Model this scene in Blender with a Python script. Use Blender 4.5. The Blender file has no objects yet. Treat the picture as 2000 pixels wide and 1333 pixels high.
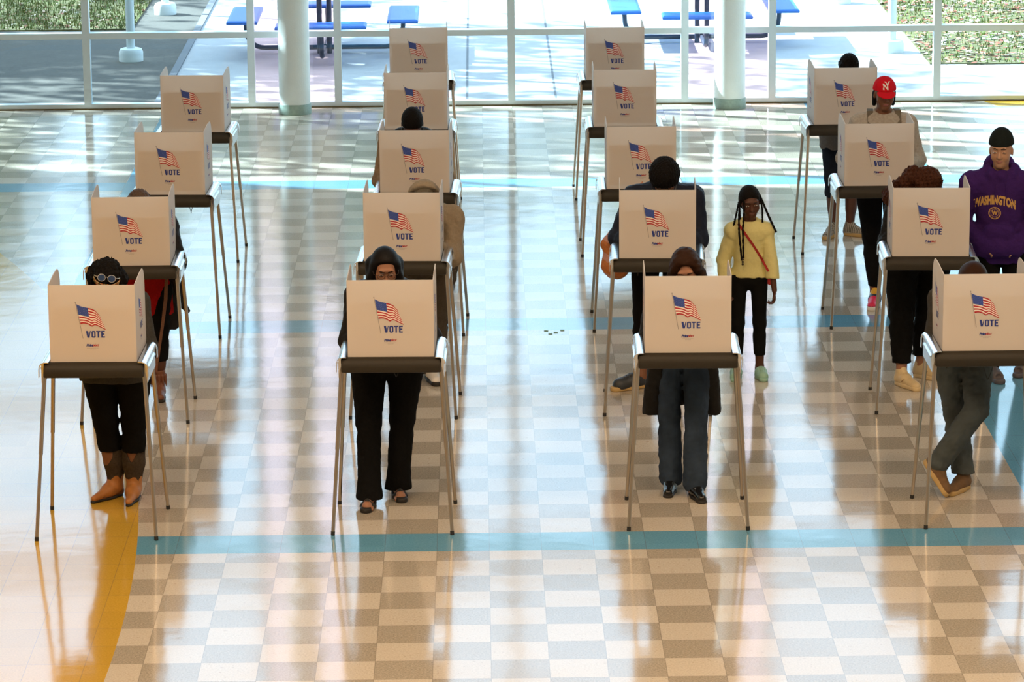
import bpy, bmesh, math, random
import numpy as np
from mathutils import Vector, Matrix
random.seed(7); rng = np.random.default_rng(7)
SC = bpy.context.scene
COL = SC.collection
PI = math.pi
V = lambda *a: np.array(a if len(a) > 1 else a[0], dtype=float)
def nrm(v): v = np.asarray(v, float); return v/np.linalg.norm(v)

# ------------------------------------------------------------------ naming and linking
def tag(o, label=None, cat=None, group=None, kind=None):
    if label: o['label'] = label
    if cat: o['category'] = cat
    if group: o['group'] = group
    if kind: o['kind'] = kind
    return o
def empty(name, loc=(0, 0, 0), rz=0, label=None, cat=None, group=None):
    o = bpy.data.objects.new(name, None); COL.objects.link(o)
    o.location = loc; o.rotation_euler = (0, 0, rz); o.empty_display_size = .1
    return tag(o, label, cat, group)
def link(name, me, mats, parent=None):
    o = bpy.data.objects.new(name, me); COL.objects.link(o)
    if not isinstance(mats, (list, tuple)): mats = [mats]
    if len(me.materials) == 0:
        for m in mats: me.materials.append(m)
    if parent is not None: o.parent = parent
    return o
def copy_tree(o, parent=None):
    c = o.copy(); COL.objects.link(c)
    if parent is not None: c.parent = parent
    for ch in list(o.children): copy_tree(ch, c)
    return c

# ------------------------------------------------------------------ materials
def mat(name, col, rough=.7, metal=0., noise=0., nscale=40., bump=0., bscale=120., spec=.5, sss=0., coat=0., stretch=None):
    m = bpy.data.materials.new(name); m.use_nodes = True
    nt = m.node_tree; b = nt.nodes['Principled BSDF']
    c = tuple(col)+(1,)
    b.inputs['Base Color'].default_value = c
    b.inputs['Roughness'].default_value = rough; b.inputs['Metallic'].default_value = metal
    b.inputs['Specular IOR Level'].default_value = spec
    if sss:
        b.inputs['Subsurface Weight'].default_value = sss; b.inputs['Subsurface Scale'].default_value = .01
        b.inputs['Subsurface Radius'].default_value = (1, .35, .2)
    if coat: b.inputs['Coat Weight'].default_value = coat
    tc = nt.nodes.new('ShaderNodeTexCoord'); mp = nt.nodes.new('ShaderNodeMapping')
    nt.links.new(tc.outputs['Object'], mp.inputs['Vector'])
    if stretch: mp.inputs['Scale'].default_value = stretch
    n = nt.nodes.new('ShaderNodeTexNoise'); n.inputs['Scale'].default_value = nscale; n.inputs['Detail'].default_value = 4
    nt.links.new(mp.outputs[0], n.inputs['Vector'])
    mx = nt.nodes.new('ShaderNodeMix'); mx.data_type = 'RGBA'
    k = max(noise, .03)
    mx.inputs[6].default_value = tuple(max(0, v*(1-k)) for v in col)+(1,)
    mx.inputs[7].default_value = tuple(min(1, v*(1+k)) for v in col)+(1,)
    nt.links.new(n.outputs[0], mx.inputs[0]); nt.links.new(mx.outputs[2], b.inputs['Base Color'])
    if bump:
        n2 = nt.nodes.new('ShaderNodeTexNoise'); n2.inputs['Scale'].default_value = bscale
        nt.links.new(mp.outputs[0], n2.inputs['Vector'])
        bp = nt.nodes.new('ShaderNodeBump'); bp.inputs['Strength'].default_value = bump; bp.inputs['Distance'].default_value = .01
        nt.links.new(n2.outputs[0], bp.inputs['Height']); nt.links.new(bp.outputs[0], b.inputs['Normal'])
    return m
def emis(name, col, s):
    m = bpy.data.materials.new(name); m.use_nodes = True; b = m.node_tree.nodes['Principled BSDF']
    b.inputs['Emission Color'].default_value = tuple(col)+(1,); b.inputs['Emission Strength'].default_value = s
    return m

# ------------------------------------------------------------------ small mesh builder
class MB:
    def __init__(s): s.v = []; s.f = []; s.m = []
    def add(s, vs, fs, mi=0):
        b = len(s.v); s.v += [tuple(map(float, v)) for v in vs]
        s.f += [tuple(b+i for i in f) for f in fs]; s.m += [mi]*len(fs)
    def box(s, x0, x1, y0, y1, z0, z1, mi=0):
        s.add([(x0,y0,z0),(x1,y0,z0),(x1,y1,z0),(x0,y1,z0),(x0,y0,z1),(x1,y0,z1),(x1,y1,z1),(x0,y1,z1)],
              [(0,3,2,1),(4,5,6,7),(0,1,5,4),(1,2,6,5),(2,3,7,6),(3,0,4,7)], mi)
    def tube(s, pts, rad, n=10, mi=0, cap=True):
        pts = [V(p) for p in pts]; rad = rad if hasattr(rad, '__len__') else [rad]*len(pts)
        vs = []; up = None
        for i, p in enumerate(pts):
            d = nrm(pts[min(i+1, len(pts)-1)]-pts[max(i-1, 0)])
            if up is None:
                up = V(0,0,1) if abs(d[2]) < .9 else V(0,1,0)
            a = nrm(np.cross(d, up)); b = np.cross(a, d); up = b
            for k in range(n):
                t = 2*PI*k/n; vs.append(p+rad[i]*(math.cos(t)*a+math.sin(t)*b))
        fs = []
        for i in range(len(pts)-1):
            for k in range(n):
                fs.append((i*n+k, i*n+(k+1) % n, (i+1)*n+(k+1) % n, (i+1)*n+k))
        if cap: fs += [tuple(range(n))[::-1], tuple((len(pts)-1)*n+k for k in range(n))]
        s.add(vs, fs, mi)
    def lathe(s, prof, cx=0, cy=0, n=32, mi=0):
        vs = []; fs = []
        for r, z in prof:
            for k in range(n):
                t = 2*PI*k/n; vs.append((cx+r*math.cos(t), cy+r*math.sin(t), z))
        for i in range(len(prof)-1):
            for k in range(n): fs.append((i*n+k, i*n+(k+1) % n, (i+1)*n+(k+1) % n, (i+1)*n+k))
        fs += [tuple(range(n))[::-1], tuple((len(prof)-1)*n+k for k in range(n))]
        s.add(vs, fs, mi)
    def extrude(s, poly, axis, a0, a1, mi=0):
        """poly: 2-D outline in the plane across `axis` (0: (y,z), 1: (x,z), 2: (x,y))"""
        n = len(poly)
        def P(q, a):
            return (a, q[0], q[1]) if axis == 0 else (q[0], a, q[1]) if axis == 1 else (q[0], q[1], a)
        vs = [P(q, a0) for q in poly]+[P(q, a1) for q in poly]
        fs = [tuple(range(n)), tuple(range(2*n-1, n-1, -1))]+[(i, i+n, (i+1) % n+n, (i+1) % n) for i in range(n)]
        s.add(vs, fs, mi)
    def mesh(s, name='m', smooth=False, bevel=0):
        me = bpy.data.meshes.new(name); me.from_pydata(s.v, [], s.f)
        me.polygons.foreach_set('material_index', s.m)
        bm = bmesh.new(); bm.from_mesh(me)
        if bevel:
            bmesh.ops.bevel(bm, geom=bm.edges[:], offset=bevel, segments=2, affect='EDGES', clamp_overlap=True)
        bmesh.ops.recalc_face_normals(bm, faces=bm.faces[:])
        bm.to_mesh(me); bm.free()
        if smooth:
            me.polygons.foreach_set('use_smooth', [True]*len(me.polygons))
            try: me.set_sharp_from_angle(angle=math.radians(40))
            except Exception: pass
        me.update(); return me
    def build(s, name, mats, parent=None, smooth=False, bevel=0):
        return link(name, s.mesh(name, smooth, bevel), mats, parent)

# ------------------------------------------------------------------ implicit surfaces -> meshes
def fnoise(P, wl, seed=0):
    r = np.random.default_rng(seed); out = 0
    for i in range(3):
        k = r.normal(size=(3, 3)); k = k/np.linalg.norm(k, axis=1)[:, None]*(2*PI/wl)*(1+.45*i)
        ph = r.uniform(0, 6, 3)
        a = [P[0]*k[j, 0]+P[1]*k[j, 1]+P[2]*k[j, 2]+ph[j] for j in range(3)]
        out = out+(np.sin(a[0])*np.sin(a[1])+.5*np.sin(a[2]))/(1+.5*i)
    return out/2.2
class SDF:
    def __init__(s): s.ops = []; s.lo = V(9e9, 9e9, 9e9); s.hi = -s.lo; s.noise = []
    def _b(s, lo, hi): s.lo = np.minimum(s.lo, lo); s.hi = np.maximum(s.hi, hi)
    def rc(s, a, b, r1, r2=None, k=.02, flat=None, sub=False):
        a = V(a); b = V(b); r2 = r1 if r2 is None else r2; R = max(r1, r2)
        lo = np.minimum(a-r1, b-r2); hi = np.maximum(a+r1, b+r2)
        s.ops.append(('rc', a, b, r1, r2, k, flat, sub, lo-k-.012, hi+k+.012))
        if not sub: s._b(lo, hi)
        return s
    def el(s, c, r, M=None, k=.02, sub=False):
        c = V(c); r = V(r); R = r.max(); M = np.eye(3) if M is None else np.array(M)
        s.ops.append(('el', c, r, M, 0, k, None, sub, c-R-k-.012, c+R+k+.012))
        if not sub: s._b(c-R, c+R)
        return s
    def cut(s, n, p, k=.0):
        n = nrm(n); s.ops.append(('pl', n, float(n@V(p)), 0, 0, k, None, False, None, None)); return s
    def box(s, lo, hi, k=0, sub=True):
        s.ops.append(('bx', V(lo), V(hi), 0, 0, k, None, sub, V(lo)-k-.02, V(hi)+k+.02))
        if not sub: s._b(V(lo), V(hi))
        return s
    def dist(s, op, X):
        t = op[0]
        if t == 'rc':
            _, a, b, r1, r2, k, flat = op[:7]
            if flat is not None:
                ax, fa = nrm(flat[0]), flat[1]-1
                q = X[0]*ax[0]+X[1]*ax[1]+X[2]*ax[2]
                X = [X[i]+ax[i]*q*fa for i in range(3)]
                a = a+ax*(a@ax)*fa; b = b+ax*(b@ax)*fa
            d = b-a; L = max(d@d, 1e-12)
            tt = np.clip(((X[0]-a[0])*d[0]+(X[1]-a[1])*d[1]+(X[2]-a[2])*d[2])/L, 0, 1)
            D = np.sqrt((X[0]-a[0]-tt*d[0])**2+(X[1]-a[1]-tt*d[1])**2+(X[2]-a[2]-tt*d[2])**2)
            return D-(r1+(r2-r1)*tt)
        if t == 'el':
            _, c, r, M = op[:4]
            Y = [X[i]-c[i] for i in range(3)]
            Z = [Y[0]*M[j][0]+Y[1]*M[j][1]+Y[2]*M[j][2] for j in range(3)]
            k0 = np.sqrt(sum((Z[j]/r[j])**2 for j in range(3)))
            k1 = np.sqrt(sum((Z[j]/r[j]**2)**2 for j in range(3)))+1e-9
            return k0*(k0-1)/k1
        if t == 'bx':
            _, lo, hi = op[:3]; c = (lo+hi)/2; h = (hi-lo)/2
            return np.maximum(np.maximum(np.abs(X[0]-c[0])-h[0], np.abs(X[1]-c[1])-h[1]), np.abs(X[2]-c[2])-h[2])
        n, c = op[1], op[2]
        return n[0]*X[0]+n[1]*X[1]+n[2]*X[2]-c
    def comb(s, F, D, op):
        k = op[5]; sub = op[7]
        if op[0] == 'pl' or sub:
            D = D if op[0] == 'pl' else -D
            if k > 0:
                h = np.maximum(k-np.abs(F-D), 0)/k; return np.maximum(F, D)+h*h*k*.25
            return np.maximum(F, D)
        if k > 0:
            h = np.maximum(k-np.abs(F-D), 0)/k; return np.minimum(F, D)-h*h*k*.25
        return np.minimum(F, D)
    def at(s, P):
        P = np.asarray(P, float); X = [P[..., i] for i in range(3)]; F = np.full(P.shape[:-1], .5)
        for op in s.ops: F = s.comb(F, s.dist(op, X), op)
        for a, wl, sd in s.noise: F = F+a*fnoise(X, wl, sd)
        return F
    def mesh(s, name, h=.006, smooth=1):
        m = .03
        g = [np.arange(s.lo[i]-m, s.hi[i]+m+h, h, dtype=np.float32) for i in range(3)]
        F = np.full([len(q) for q in g], .05, np.float32)
        for op in s.ops:
            if op[8] is None: sl = [slice(None)]*3
            else: sl = [slice(max(0, int(np.searchsorted(g[i], op[8][i]))), int(np.searchsorted(g[i], op[9][i]))) for i in range(3)]
            X = [g[0][sl[0]][:, None, None], g[1][sl[1]][None, :, None], g[2][sl[2]][None, None, :]]
            if min(X[0].size, X[1].size, X[2].size) == 0: continue
            D = s.dist(op, X).astype(np.float32); sl = tuple(sl)
            F[sl] = s.comb(F[sl], D, op)
        if s.noise:
            idx = np.nonzero(np.abs(F) < .03); X = [g[i][idx[i]] for i in range(3)]
            for a, wl, sd in s.noise: F[idx] += (a*fnoise(X, wl, sd)).astype(np.float32)
        F[0] = F[-1] = .05; F[:, 0] = F[:, -1] = .05; F[:, :, 0] = F[:, :, -1] = .05
        return surfnet(F, g, name, smooth)
def surfnet(F, g, name, smooth=1):
    S = F < 0; nx, ny, nz = F.shape
    c = np.zeros((nx-1, ny-1, nz-1), np.uint8)
    for i in (0, 1):
        for j in (0, 1):
            for k in (0, 1): c += S[i:nx-1+i, j:ny-1+j, k:nz-1+k]
    ci = np.argwhere((c > 0) & (c < 8)); n = len(ci)
    ids = np.full(c.shape, -1, np.int32); ids[ci[:, 0], ci[:, 1], ci[:, 2]] = np.arange(n)
    acc = np.zeros((n, 3)); cnt = np.zeros(n)
    for ax in range(3):
        o = [a for a in range(3) if a != ax]
        for u in (0, 1):
            for v in (0, 1):
                A = ci.copy(); A[:, o[0]] += u; A[:, o[1]] += v; B = A.copy(); B[:, ax] += 1
                fa = F[A[:, 0], A[:, 1], A[:, 2]]; fb = F[B[:, 0], B[:, 1], B[:, 2]]
                m = (fa < 0) != (fb < 0); t = fa[m]/(fa[m]-fb[m])
                p = A[m].astype(float); p[:, ax] += t; acc[m] += p; cnt[m] += 1
    P = acc/cnt[:, None]
    h = float(g[0][1]-g[0][0]); P = P*h+V(g[0][0], g[1][0], g[2][0])
    quads = []
    for ax in range(3):
        o = [(ax+1) % 3, (ax+2) % 3]
        sl0 = [slice(None)]*3; sl1 = [slice(None)]*3; sl0[ax] = slice(0, -1); sl1[ax] = slice(1, None)
        d = S[tuple(sl0)].astype(np.int8)-S[tuple(sl1)].astype(np.int8)
        e = np.argwhere(d != 0)
        e = e[(e[:, o[0]] > 0) & (e[:, o[1]] > 0)]
        sg = d[e[:, 0], e[:, 1], e[:, 2]]
        q = []
        for (u, v) in ((0, 0), (1, 0), (1, 1), (0, 1)):
            E_ = e.copy(); E_[:, o[0]] -= u; E_[:, o[1]] -= v; q.append(ids[E_[:, 0], E_[:, 1], E_[:, 2]])
        q = np.stack(q, 1); fl = sg < 0; q[fl] = q[fl][:, ::-1]; quads.append(q)
    Q = np.concatenate(quads) if quads else np.zeros((0, 4), int)
    Q = Q[(Q >= 0).all(1)]
    for _ in range(smooth):   # one light averaging pass over the net
        s_ = np.zeros_like(P); w = np.zeros(len(P))
        for a, b in ((0, 1), (1, 2), (2, 3), (3, 0)):
            for i in range(3):
                s_[:, i] += np.bincount(Q[:, a], P[Q[:, b], i], len(P))+np.bincount(Q[:, b], P[Q[:, a], i], len(P))
            w += np.bincount(Q[:, a], minlength=len(P))+np.bincount(Q[:, b], minlength=len(P))
        P = P*.5+.5*s_/np.maximum(w, 1)[:, None]
    me = bpy.data.meshes.new(name)
    me.vertices.add(len(P)); me.vertices.foreach_set('co', P.astype(np.float32).ravel())
    me.loops.add(len(Q)*4); me.loops.foreach_set('vertex_index', Q.astype(np.int32).ravel())
    me.polygons.add(len(Q)); me.polygons.foreach_set('loop_start', np.arange(0, len(Q)*4, 4, dtype=np.int32))
    me.update(calc_edges=True)
    me.polygons.foreach_set('use_smooth', np.ones(len(Q), bool))
    return me
def recolor(me, fn):
    n = len(me.polygons); c = np.empty(n*3, np.float32); me.polygons.foreach_get('center', c)
    me.polygons.foreach_set('material_index', fn(c.reshape(-1, 3)).astype(np.int32)); me.update()

# ------------------------------------------------------------------ lettering
def text_mesh(txt, size, bold=0., shear=0., spacing=1., depth=.0):
    cu = bpy.data.curves.new('lettering', 'FONT'); cu.body = txt; cu.size = size; cu.align_x = 'CENTER'; cu.align_y = 'CENTER'
    cu.offset = bold; cu.shear = shear; cu.space_character = spacing; cu.resolution_u = 3; cu.extrude = depth
    o = bpy.data.objects.new('lettering', cu); COL.objects.link(o)
    dg = bpy.context.evaluated_depsgraph_get(); dg.update()
    me = bpy.data.meshes.new_from_object(o.evaluated_get(dg)); bpy.data.objects.remove(o)
    vs = [tuple(v.co) for v in me.vertices]; fs = [tuple(p.vertices) for p in me.polygons]
    bpy.data.meshes.remove(me); return vs, fs
# ------------------------------------------------------------------ people
SKIN = {}
def skin(name, col):
    if name not in SKIN: SKIN[name] = mat('skin_'+name, col, .5, noise=.1, nscale=30, spec=.35, sss=.08)
    return SKIN[name]
M_EYE = mat('eye_white', (.42, .40, .38), .3); M_IRIS = mat('iris', (.03, .015, .008), .2)
def ik(a, b, l1, l2, hint):
    a = V(a); b = V(b); d = b-a; L = np.linalg.norm(d); mx = (l1+l2)*.999
    if L > mx: l1 *= L/mx; l2 *= L/mx
    x = (l1*l1-l2*l2+L*L)/(2*L); h = math.sqrt(max(l1*l1-x*x, 0)); u = d/L
    p = V(hint)-u*(V(hint)@u); return a+u*x+nrm(p)*h
def frame(f, up=(0, 0, 1)):
    """rows: side (viewer's right when it faces the viewer), forward, up"""
    f = nrm(f); u = V(up)-f*(V(up)@f); u = nrm(u); return np.array([np.cross(u, f), f, u])

class Person:
    def __init__(s, name, label, x, y, h=1.68, g=1., yaw=0., lean=20, side=0, nod=35, turn=0, tilt=0, neck=25,
                 ankles=None, wrists=None, elbows=None, toes=None, female=True, skin_col=('brown', (.20, .085, .045)),
                 ph=None, heel=None, fine=.005, group=None, headk=1., py=0, shw=None, kneeh=None, handdir=None, curl=(25, 40, 25), zup=0, nobust=False):
        s.nobust = nobust
        s.root = empty('person', (0, 0, 0), 0, label, 'person', group); s.S = S = h/1.70; s.g = g; s.fine = fine
        s.female = female; s.skin = skin(*skin_col)
        ya = math.radians(yaw); s.F = V(-math.sin(ya)*-1, -math.cos(ya), 0)   # yaw>0 turns towards +X
        s.R = V(math.cos(ya), math.sin(ya), 0)
        s.P = V(x, y+py, (ph if ph else .93*S)+zup)
        L = math.radians(lean); sd = math.radians(side)
        s.Sp = nrm(s.F*math.sin(L)+V(0, 0, 1)*math.cos(L)+s.R*math.sin(sd))
        s.N = s.P+s.Sp*.50*S
        nk = math.radians(neck); nd = nrm(s.F*math.sin(nk)+V(0, 0, 1)*math.cos(nk)+s.R*math.sin(sd)*.5)
        s.Fd = nrm(np.cross(s.R, s.Sp)); s.Fd = s.Fd if s.Fd@s.F > 0 else -s.Fd
        s.H = s.N+nd*.165*S*headk
        a = math.radians(nod); t = math.radians(turn)
        hf = nrm((s.F*math.cos(t)+s.R*math.sin(t))*math.cos(a)-V(0, 0, 1)*math.sin(a))
        up = (s.F*math.cos(t)+s.R*math.sin(t))*math.sin(a)+V(0, 0, 1)*math.cos(a)+s.R*math.tan(math.radians(tilt))
        s.hm = frame(hf, up); s.hm[0] = s.hm[0] if s.hm[0]@s.R > 0 else -s.hm[0]
        s.hs = S*headk*(1.0 if not female else .97)
        w = (shw or (.172 if female else .195))*S
        sc = s.N-s.Sp*.082*S+s.Fd*.0
        s.sh = [sc-s.R*w, sc+s.R*w]
        hw = .092*S*(g if g > 1 else 1)
        s.hip = [s.P-s.R*hw, s.P+s.R*hw]
        s.ank = [V(*ankles[i]) if len(ankles[i]) == 3 else V(*ankles[i], .085*S+(heel or 0)) for i in (0, 1)]
        kh = kneeh or [s.F, s.F]
        s.knee = [ik(s.hip[i], s.ank[i], .425*S, .415*S, kh[i]) for i in (0, 1)]
        s.wr = [V(w_) for w_ in wrists]
        eh = elbows or [(-.55, .45, -1), (.55, .45, -1)]
        s.elb = [ik(s.sh[i], s.wr[i], .285*S, .25*S, eh[i]) for i in (0, 1)]
        s.toe = toes or [s.F-s.R*.2, s.F+s.R*.2]; s.toe = [nrm(V(t_)) for t_ in s.toe]
        s.hd = handdir or [None, None]; s.curl = curl; s.openc = {}
    def hp(s, x, f, u): return s.H+(s.hm[0]*x+s.hm[1]*f+s.hm[2]*u)*s.hs
    def head(s, d, hi=True):
        q = s.hs; M = s.hm; E = lambda x, f, u, rx, rf, ru, k=.02, sub=False: d.el(s.hp(x, f, u), V(rx, rf, ru)*q, M, k*q, sub)
        E(0, -.012, .028, .074, .096, .088, .01)
        E(0, .022, -.04, .056, .066, .075, .04)
        E(0, .052, -.088, .030, .030, .026, .03)
        for x in (-1, 1): E(x*.036, .055, -.03, .026, .026, .03, .02)
        if hi:
            d.rc(s.hp(0, .082, .012), s.hp(0, .103, -.026), .008*q, .0125*q, .012*q)
            for x in (-1, 1): d.el(s.hp(x*.011, .094, -.028), V(.009, .009, .008)*q, M, .006*q)
            for x in (-1, 1): E(x*.031, .092, .006, .019, .012, .012, .012, True)
            E(0, .080, .036, .052, .014, .012, .015)
            E(0, .086, -.053, .024, .0115, .0075, .004); E(0, .083, -.065, .019, .0115, .008, .004)
            for x in (-1, 1): d.el(s.hp(x*.031, .074, .006), V(.0165, .0145, .0125)*q, M, .003*q)
        for x in (-1, 1): E(x*.076, -.008, -.008, .009, .018, .03, .006)
    def hand(s, d, i):
        W = s.wr[i]; E = s.elb[i]; S = s.S
        f = s.hd[i][0] if s.hd[i] else W-E; f = nrm(f)
        pn = V(s.hd[i][1]) if s.hd[i] else V(0, 0, -1)           # palm faces this way
        pn = nrm(pn-f*(pn@f)); sd = np.cross(f, pn)*(1 if i == 0 else -1)   # towards the thumb
        p0 = W+f*.02*S; p1 = W+f*.085*S
        d.rc(p0, W+f*.075*S, .026*S, .034*S, .015, (pn, 2.3))
        fl = [.072, .082, .076, .058]; c = [math.radians(a) for a in s.curl]
        for j in range(4):
            b = W+f*.088*S+sd*(.030-.020*j)*S; q = b; ang = 0; r = (.0092-.0006*j)*S
            for k_, ln in enumerate((.45, .32, .23)):
                ang += c[k_]*(1+.12*j); dr = f*math.cos(ang)+pn*math.sin(ang)+sd*(.12-.08*j)*.6; dr = nrm(dr)
                e = q+dr*fl[j]*ln*S; d.rc(q, e, r, r*.9, .003); r *= .92; q = e
        b = W+f*.03*S+sd*.024*S; dr = nrm(f*.62+sd*.72+pn*.35); e = b+dr*.042*S; d.rc(b, e, .0125*S, .0105*S, .01)
        dr = nrm(f*.85+sd*.35+pn*.4); d.rc(e, e+dr*.032*S, .0105*S, .0088*S, .003)
    def torso(s, d, o=0., kk=.05, bust=True):
        S, g, R, P, Sp, Fd = s.S, s.g, s.R, s.P, s.Sp, s.Fd
        d.rc(P-R*.055*S*g, P+R*.055*S*g, .108*S*g+o, None, kk, (Fd, 1.12))
        d.rc(P+Sp*.03*S, P+Sp*.2*S, .132*S*g+o, .118*S*g+o, kk, (Fd, 1.3))
        d.rc(P+Sp*.22*S, P+Sp*.37*S, .128*S*g+o, .142*S*(.5+.5*g)+o, kk, (Fd, 1.38))
        d.rc(s.sh[0], s.sh[1], .05*S+o, None, .06)
        d.rc(s.N-Sp*.06*S, s.N-Sp*.01*S, .072*S+o, .05*S+o*.6, .04)
        for i in (0, 1): d.rc(s.N-Sp*.02*S, s.sh[i], .040*S+o, .042*S+o, .03)
        for x in (-1, 1):
            d.el(P+R*x*.06*S-Fd*.055*S-Sp*.02, V(.085, .085, .09)*S*g+o, None, .04)
            if s.female and bust and not s.nobust: d.el(P+Sp*.325*S+R*x*.066*S+Fd*.078*S, V(.062, .055, .06)*S*(.4+.6*g)+o, None, .03)
    def arm(s, d, i, o=0., end=1., kk=.02, base=.05):
        base = getattr(s, 'shr', base)
        S = s.S; W = s.elb[i]+(s.wr[i]-s.elb[i])*end; g = .6+.4*s.g
        d.rc(s.sh[i], s.elb[i], base*S*g+o, .039*S*g+o, kk); d.rc(s.elb[i], W, .0385*S*g+o, .027*S*g+o, kk)
    def leg(s, d, i, o=0., o2=None, kk=.03, r3=None):
        S, g = s.S, s.g; o2 = o if o2 is None else o2; gg = .45+.55*g
        d.rc(s.hip[i], s.knee[i], .088*S*g+o, .057*S*gg+o, kk)
        d.rc(s.knee[i], s.ank[i], .055*S*gg+o, (.037*S if r3 is None else r3)+o2, kk)
        c = s.knee[i]+(s.ank[i]-s.knee[i])*.3-s.F*.018*S; e = s.knee[i]+(s.ank[i]-s.knee[i])*.62
        d.rc(c, e, .052*S*gg+o, .04*S*gg+o2, kk)
    def foot(s, d, i):
        S = s.S; a = s.ank[i]; t = s.toe[i]; z = a[2]-.085*S
        b = V(a[0], a[1], z+.035*S)
        if i in getattr(s, 'fdir', {}):
            f, u = s.fdir[i]; b = a-u*.045; d.rc(a, b, .034, .030, .02); d.rc(b-f*.02, b+f*.11, .028, .026, .02); return
        d.rc(a, b-t*.02*S, .036*S, .032*S, .02); d.rc(b-t*.025*S, b+t*.13*S-V(0, 0, .008*S), .032*S, .03*S, .03)
        if getattr(s, 'bare', False):
            sd = np.cross(t, V(0, 0, 1))
            for j in range(5):
                q = (j-2)*.016*S*(1 if i == 0 else -1); p = b+t*(.15-.004*(j**1.3))*S+sd*q-V(0, 0, .018*S)
                d.rc(p-t*.02, p+t*.015, (.0125 if j == 0 else .0085)*S, None, .006)
    def body(s, hi=True, brows=True, lip=(.3, .10, .08), hands=(0, 1), brow=(.02, .012, .01)):
        d = SDF(); s.torso(d, -.004, .05)
        d.rc(s.N-s.Sp*.03, s.H-s.hm[1]*.02*s.hs-s.hm[2]*.05*s.hs, .056*s.S, .048*s.S, .03)
        for i in (0, 1): s.arm(d, i); s.leg(d, i); s.foot(d, i)
        s.head(d, hi)
        for i in hands: s.hand(d, i)
        me = d.mesh('person_body', s.fine)
        lm = mat('lips', lip, .45); bm = mat('brow', brow, .8)
        H, M, q = s.H, s.hm, s.hs
        def fn(c):
            L = (c-H)@M.T/q; r = np.zeros(len(c))
            x, f, u = L[:, 0], L[:, 1], L[:, 2]
            r[(f > .072) & (((x/.0215)**2+((u+.059)/.0115)**2) < 1)] = 1
            ax = np.abs(x)
            r[(f > .06) & (ax > .012) & (ax < .048) & (np.abs(u-(.030+.004*np.sin((ax-.012)/.036*3.1)))<.0042)] = 2
            return r
        recolor(me, fn)
        o = link('body', me, [s.skin, lm, bm], s.root)
        if hi:
            for x in (-1, 1):
                m = MB(); c = s.hp(x*.031, .0850, .006)
                def ball(cc, r, mi, fl=1.):
                    vs = []; fs = []
                    for a in range(9):
                        for b in range(14):
                            th = PI*a/8; p = 2*PI*b/14
                            v = M[0]*math.sin(th)*math.cos(p)*r*1.38+M[1]*math.cos(th)*r*.5*fl+M[2]*math.sin(th)*math.sin(p)*r*.45
                            vs.append(cc+v*q)
                    for a in range(8):
                        for b in range(14): fs.append((a*14+b, a*14+(b+1) % 14, (a+1)*14+(b+1) % 14, (a+1)*14+b))
                    m.add(vs, fs, mi)
                ball(c, .0098, 0)
                cc = c+(M[1]*.0030)*q
                vs = []; fs = []
                for a in range(9):
                    for b in range(14):
                        th = PI*a/8; p = 2*PI*b/14
                        vs.append(cc+(M[0]*math.sin(th)*math.cos(p)*.0058+M[1]*math.cos(th)*.0034+M[2]*(math.sin(th)*math.sin(p)*.0043+.0004))*q)
                for a in range(8):
                    for b in range(14): fs.append((a*14+b, a*14+(b+1) % 14, (a+1)*14+(b+1) % 14, (a+1)*14+b))
                m.add(vs, fs, 1)
                m.build('eye', [M_EYE, M_IRIS], s.root, True)
        s.b = d; return o
    # ---- clothes
    def top(s, name, m, o=.014, hem=None, sleeve=.93, h=.007, folds=.004, neckcut=True, so=None, hemo=None, label=None, extra=None, bust=True, ak=.03):
        d = SDF(); s.torso(d, o, .05, bust); so = o if so is None else so
        for i in (0, 1): s.arm(d, i, so, sleeve, ak)
        hz = s.P[2]-(.08 if hem is None else hem)
        ho = (o if hemo is None else hemo)
        if hz < s.P[2]: 
            for x in (-.05, .05): d.rc(s.P+s.R*x, V(s.P[0], s.P[1], hz-.05)+s.R*x*1.1, .112*s.S*s.g+ho, .114*s.S*s.g+ho, .05, (s.F, 1.05))
        if extra: extra(d)
        d.cut((0, 0, -1), (0, 0, hz))
        if neckcut:
            c = s.N+(s.H-s.N)*.28+s.F*.012
            d.el(c, V(.064, .064, .05)*s.S, None, .01, True)
        if folds: d.noise += [(folds, .11, 3), (folds*.5, .045, 5)]
        me = d.mesh(name, h); s.t = d
        o_ = link(name, me, m, s.root)
        if label: o_['label'] = label
        return o_
    def trousers(s, name, m, o=.012, o2=None, hem=.06, r3=None, h=.007, folds=.003, nocut=False, flare=None, waist=.08, label=None):
        d = SDF(); S, g, R, P = s.S, s.g, s.R, s.P
        d.rc(P-R*.055*S*g, P+R*.055*S*g, .110*S*g+o, None, .05, (s.Fd, 1.1))
        d.rc(P, P+s.Sp*waist, .132*S*g+o, .13*S*g+o, .04, (s.Fd, 1.28))
        for x in (-1, 1): d.el(P+R*x*.06*S-s.Fd*.055*S-s.Sp*.02, V(.085, .085, .09)*S*g+o, None, .04)
        for i in (0, 1):
            k = SDF()
            s.leg(d, i, o, o2, .025, r3)
            if flare:
                a = s.knee[i]+(s.ank[i]-s.knee[i])*.45; b = V(s.ank[i][0], s.ank[i][1], hem-.02)
                d.rc(a, b, .05*S, flare, .03)
        if not nocut: d.cut((0, 0, -1), (0, 0, hem))
        if folds: d.noise += [(folds, .09, 11), (folds*.6, .04, 12)]
        o_ = link(name, d.mesh(name, h), m, s.root)
        if label: o_['label'] = label
        return o_
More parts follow.
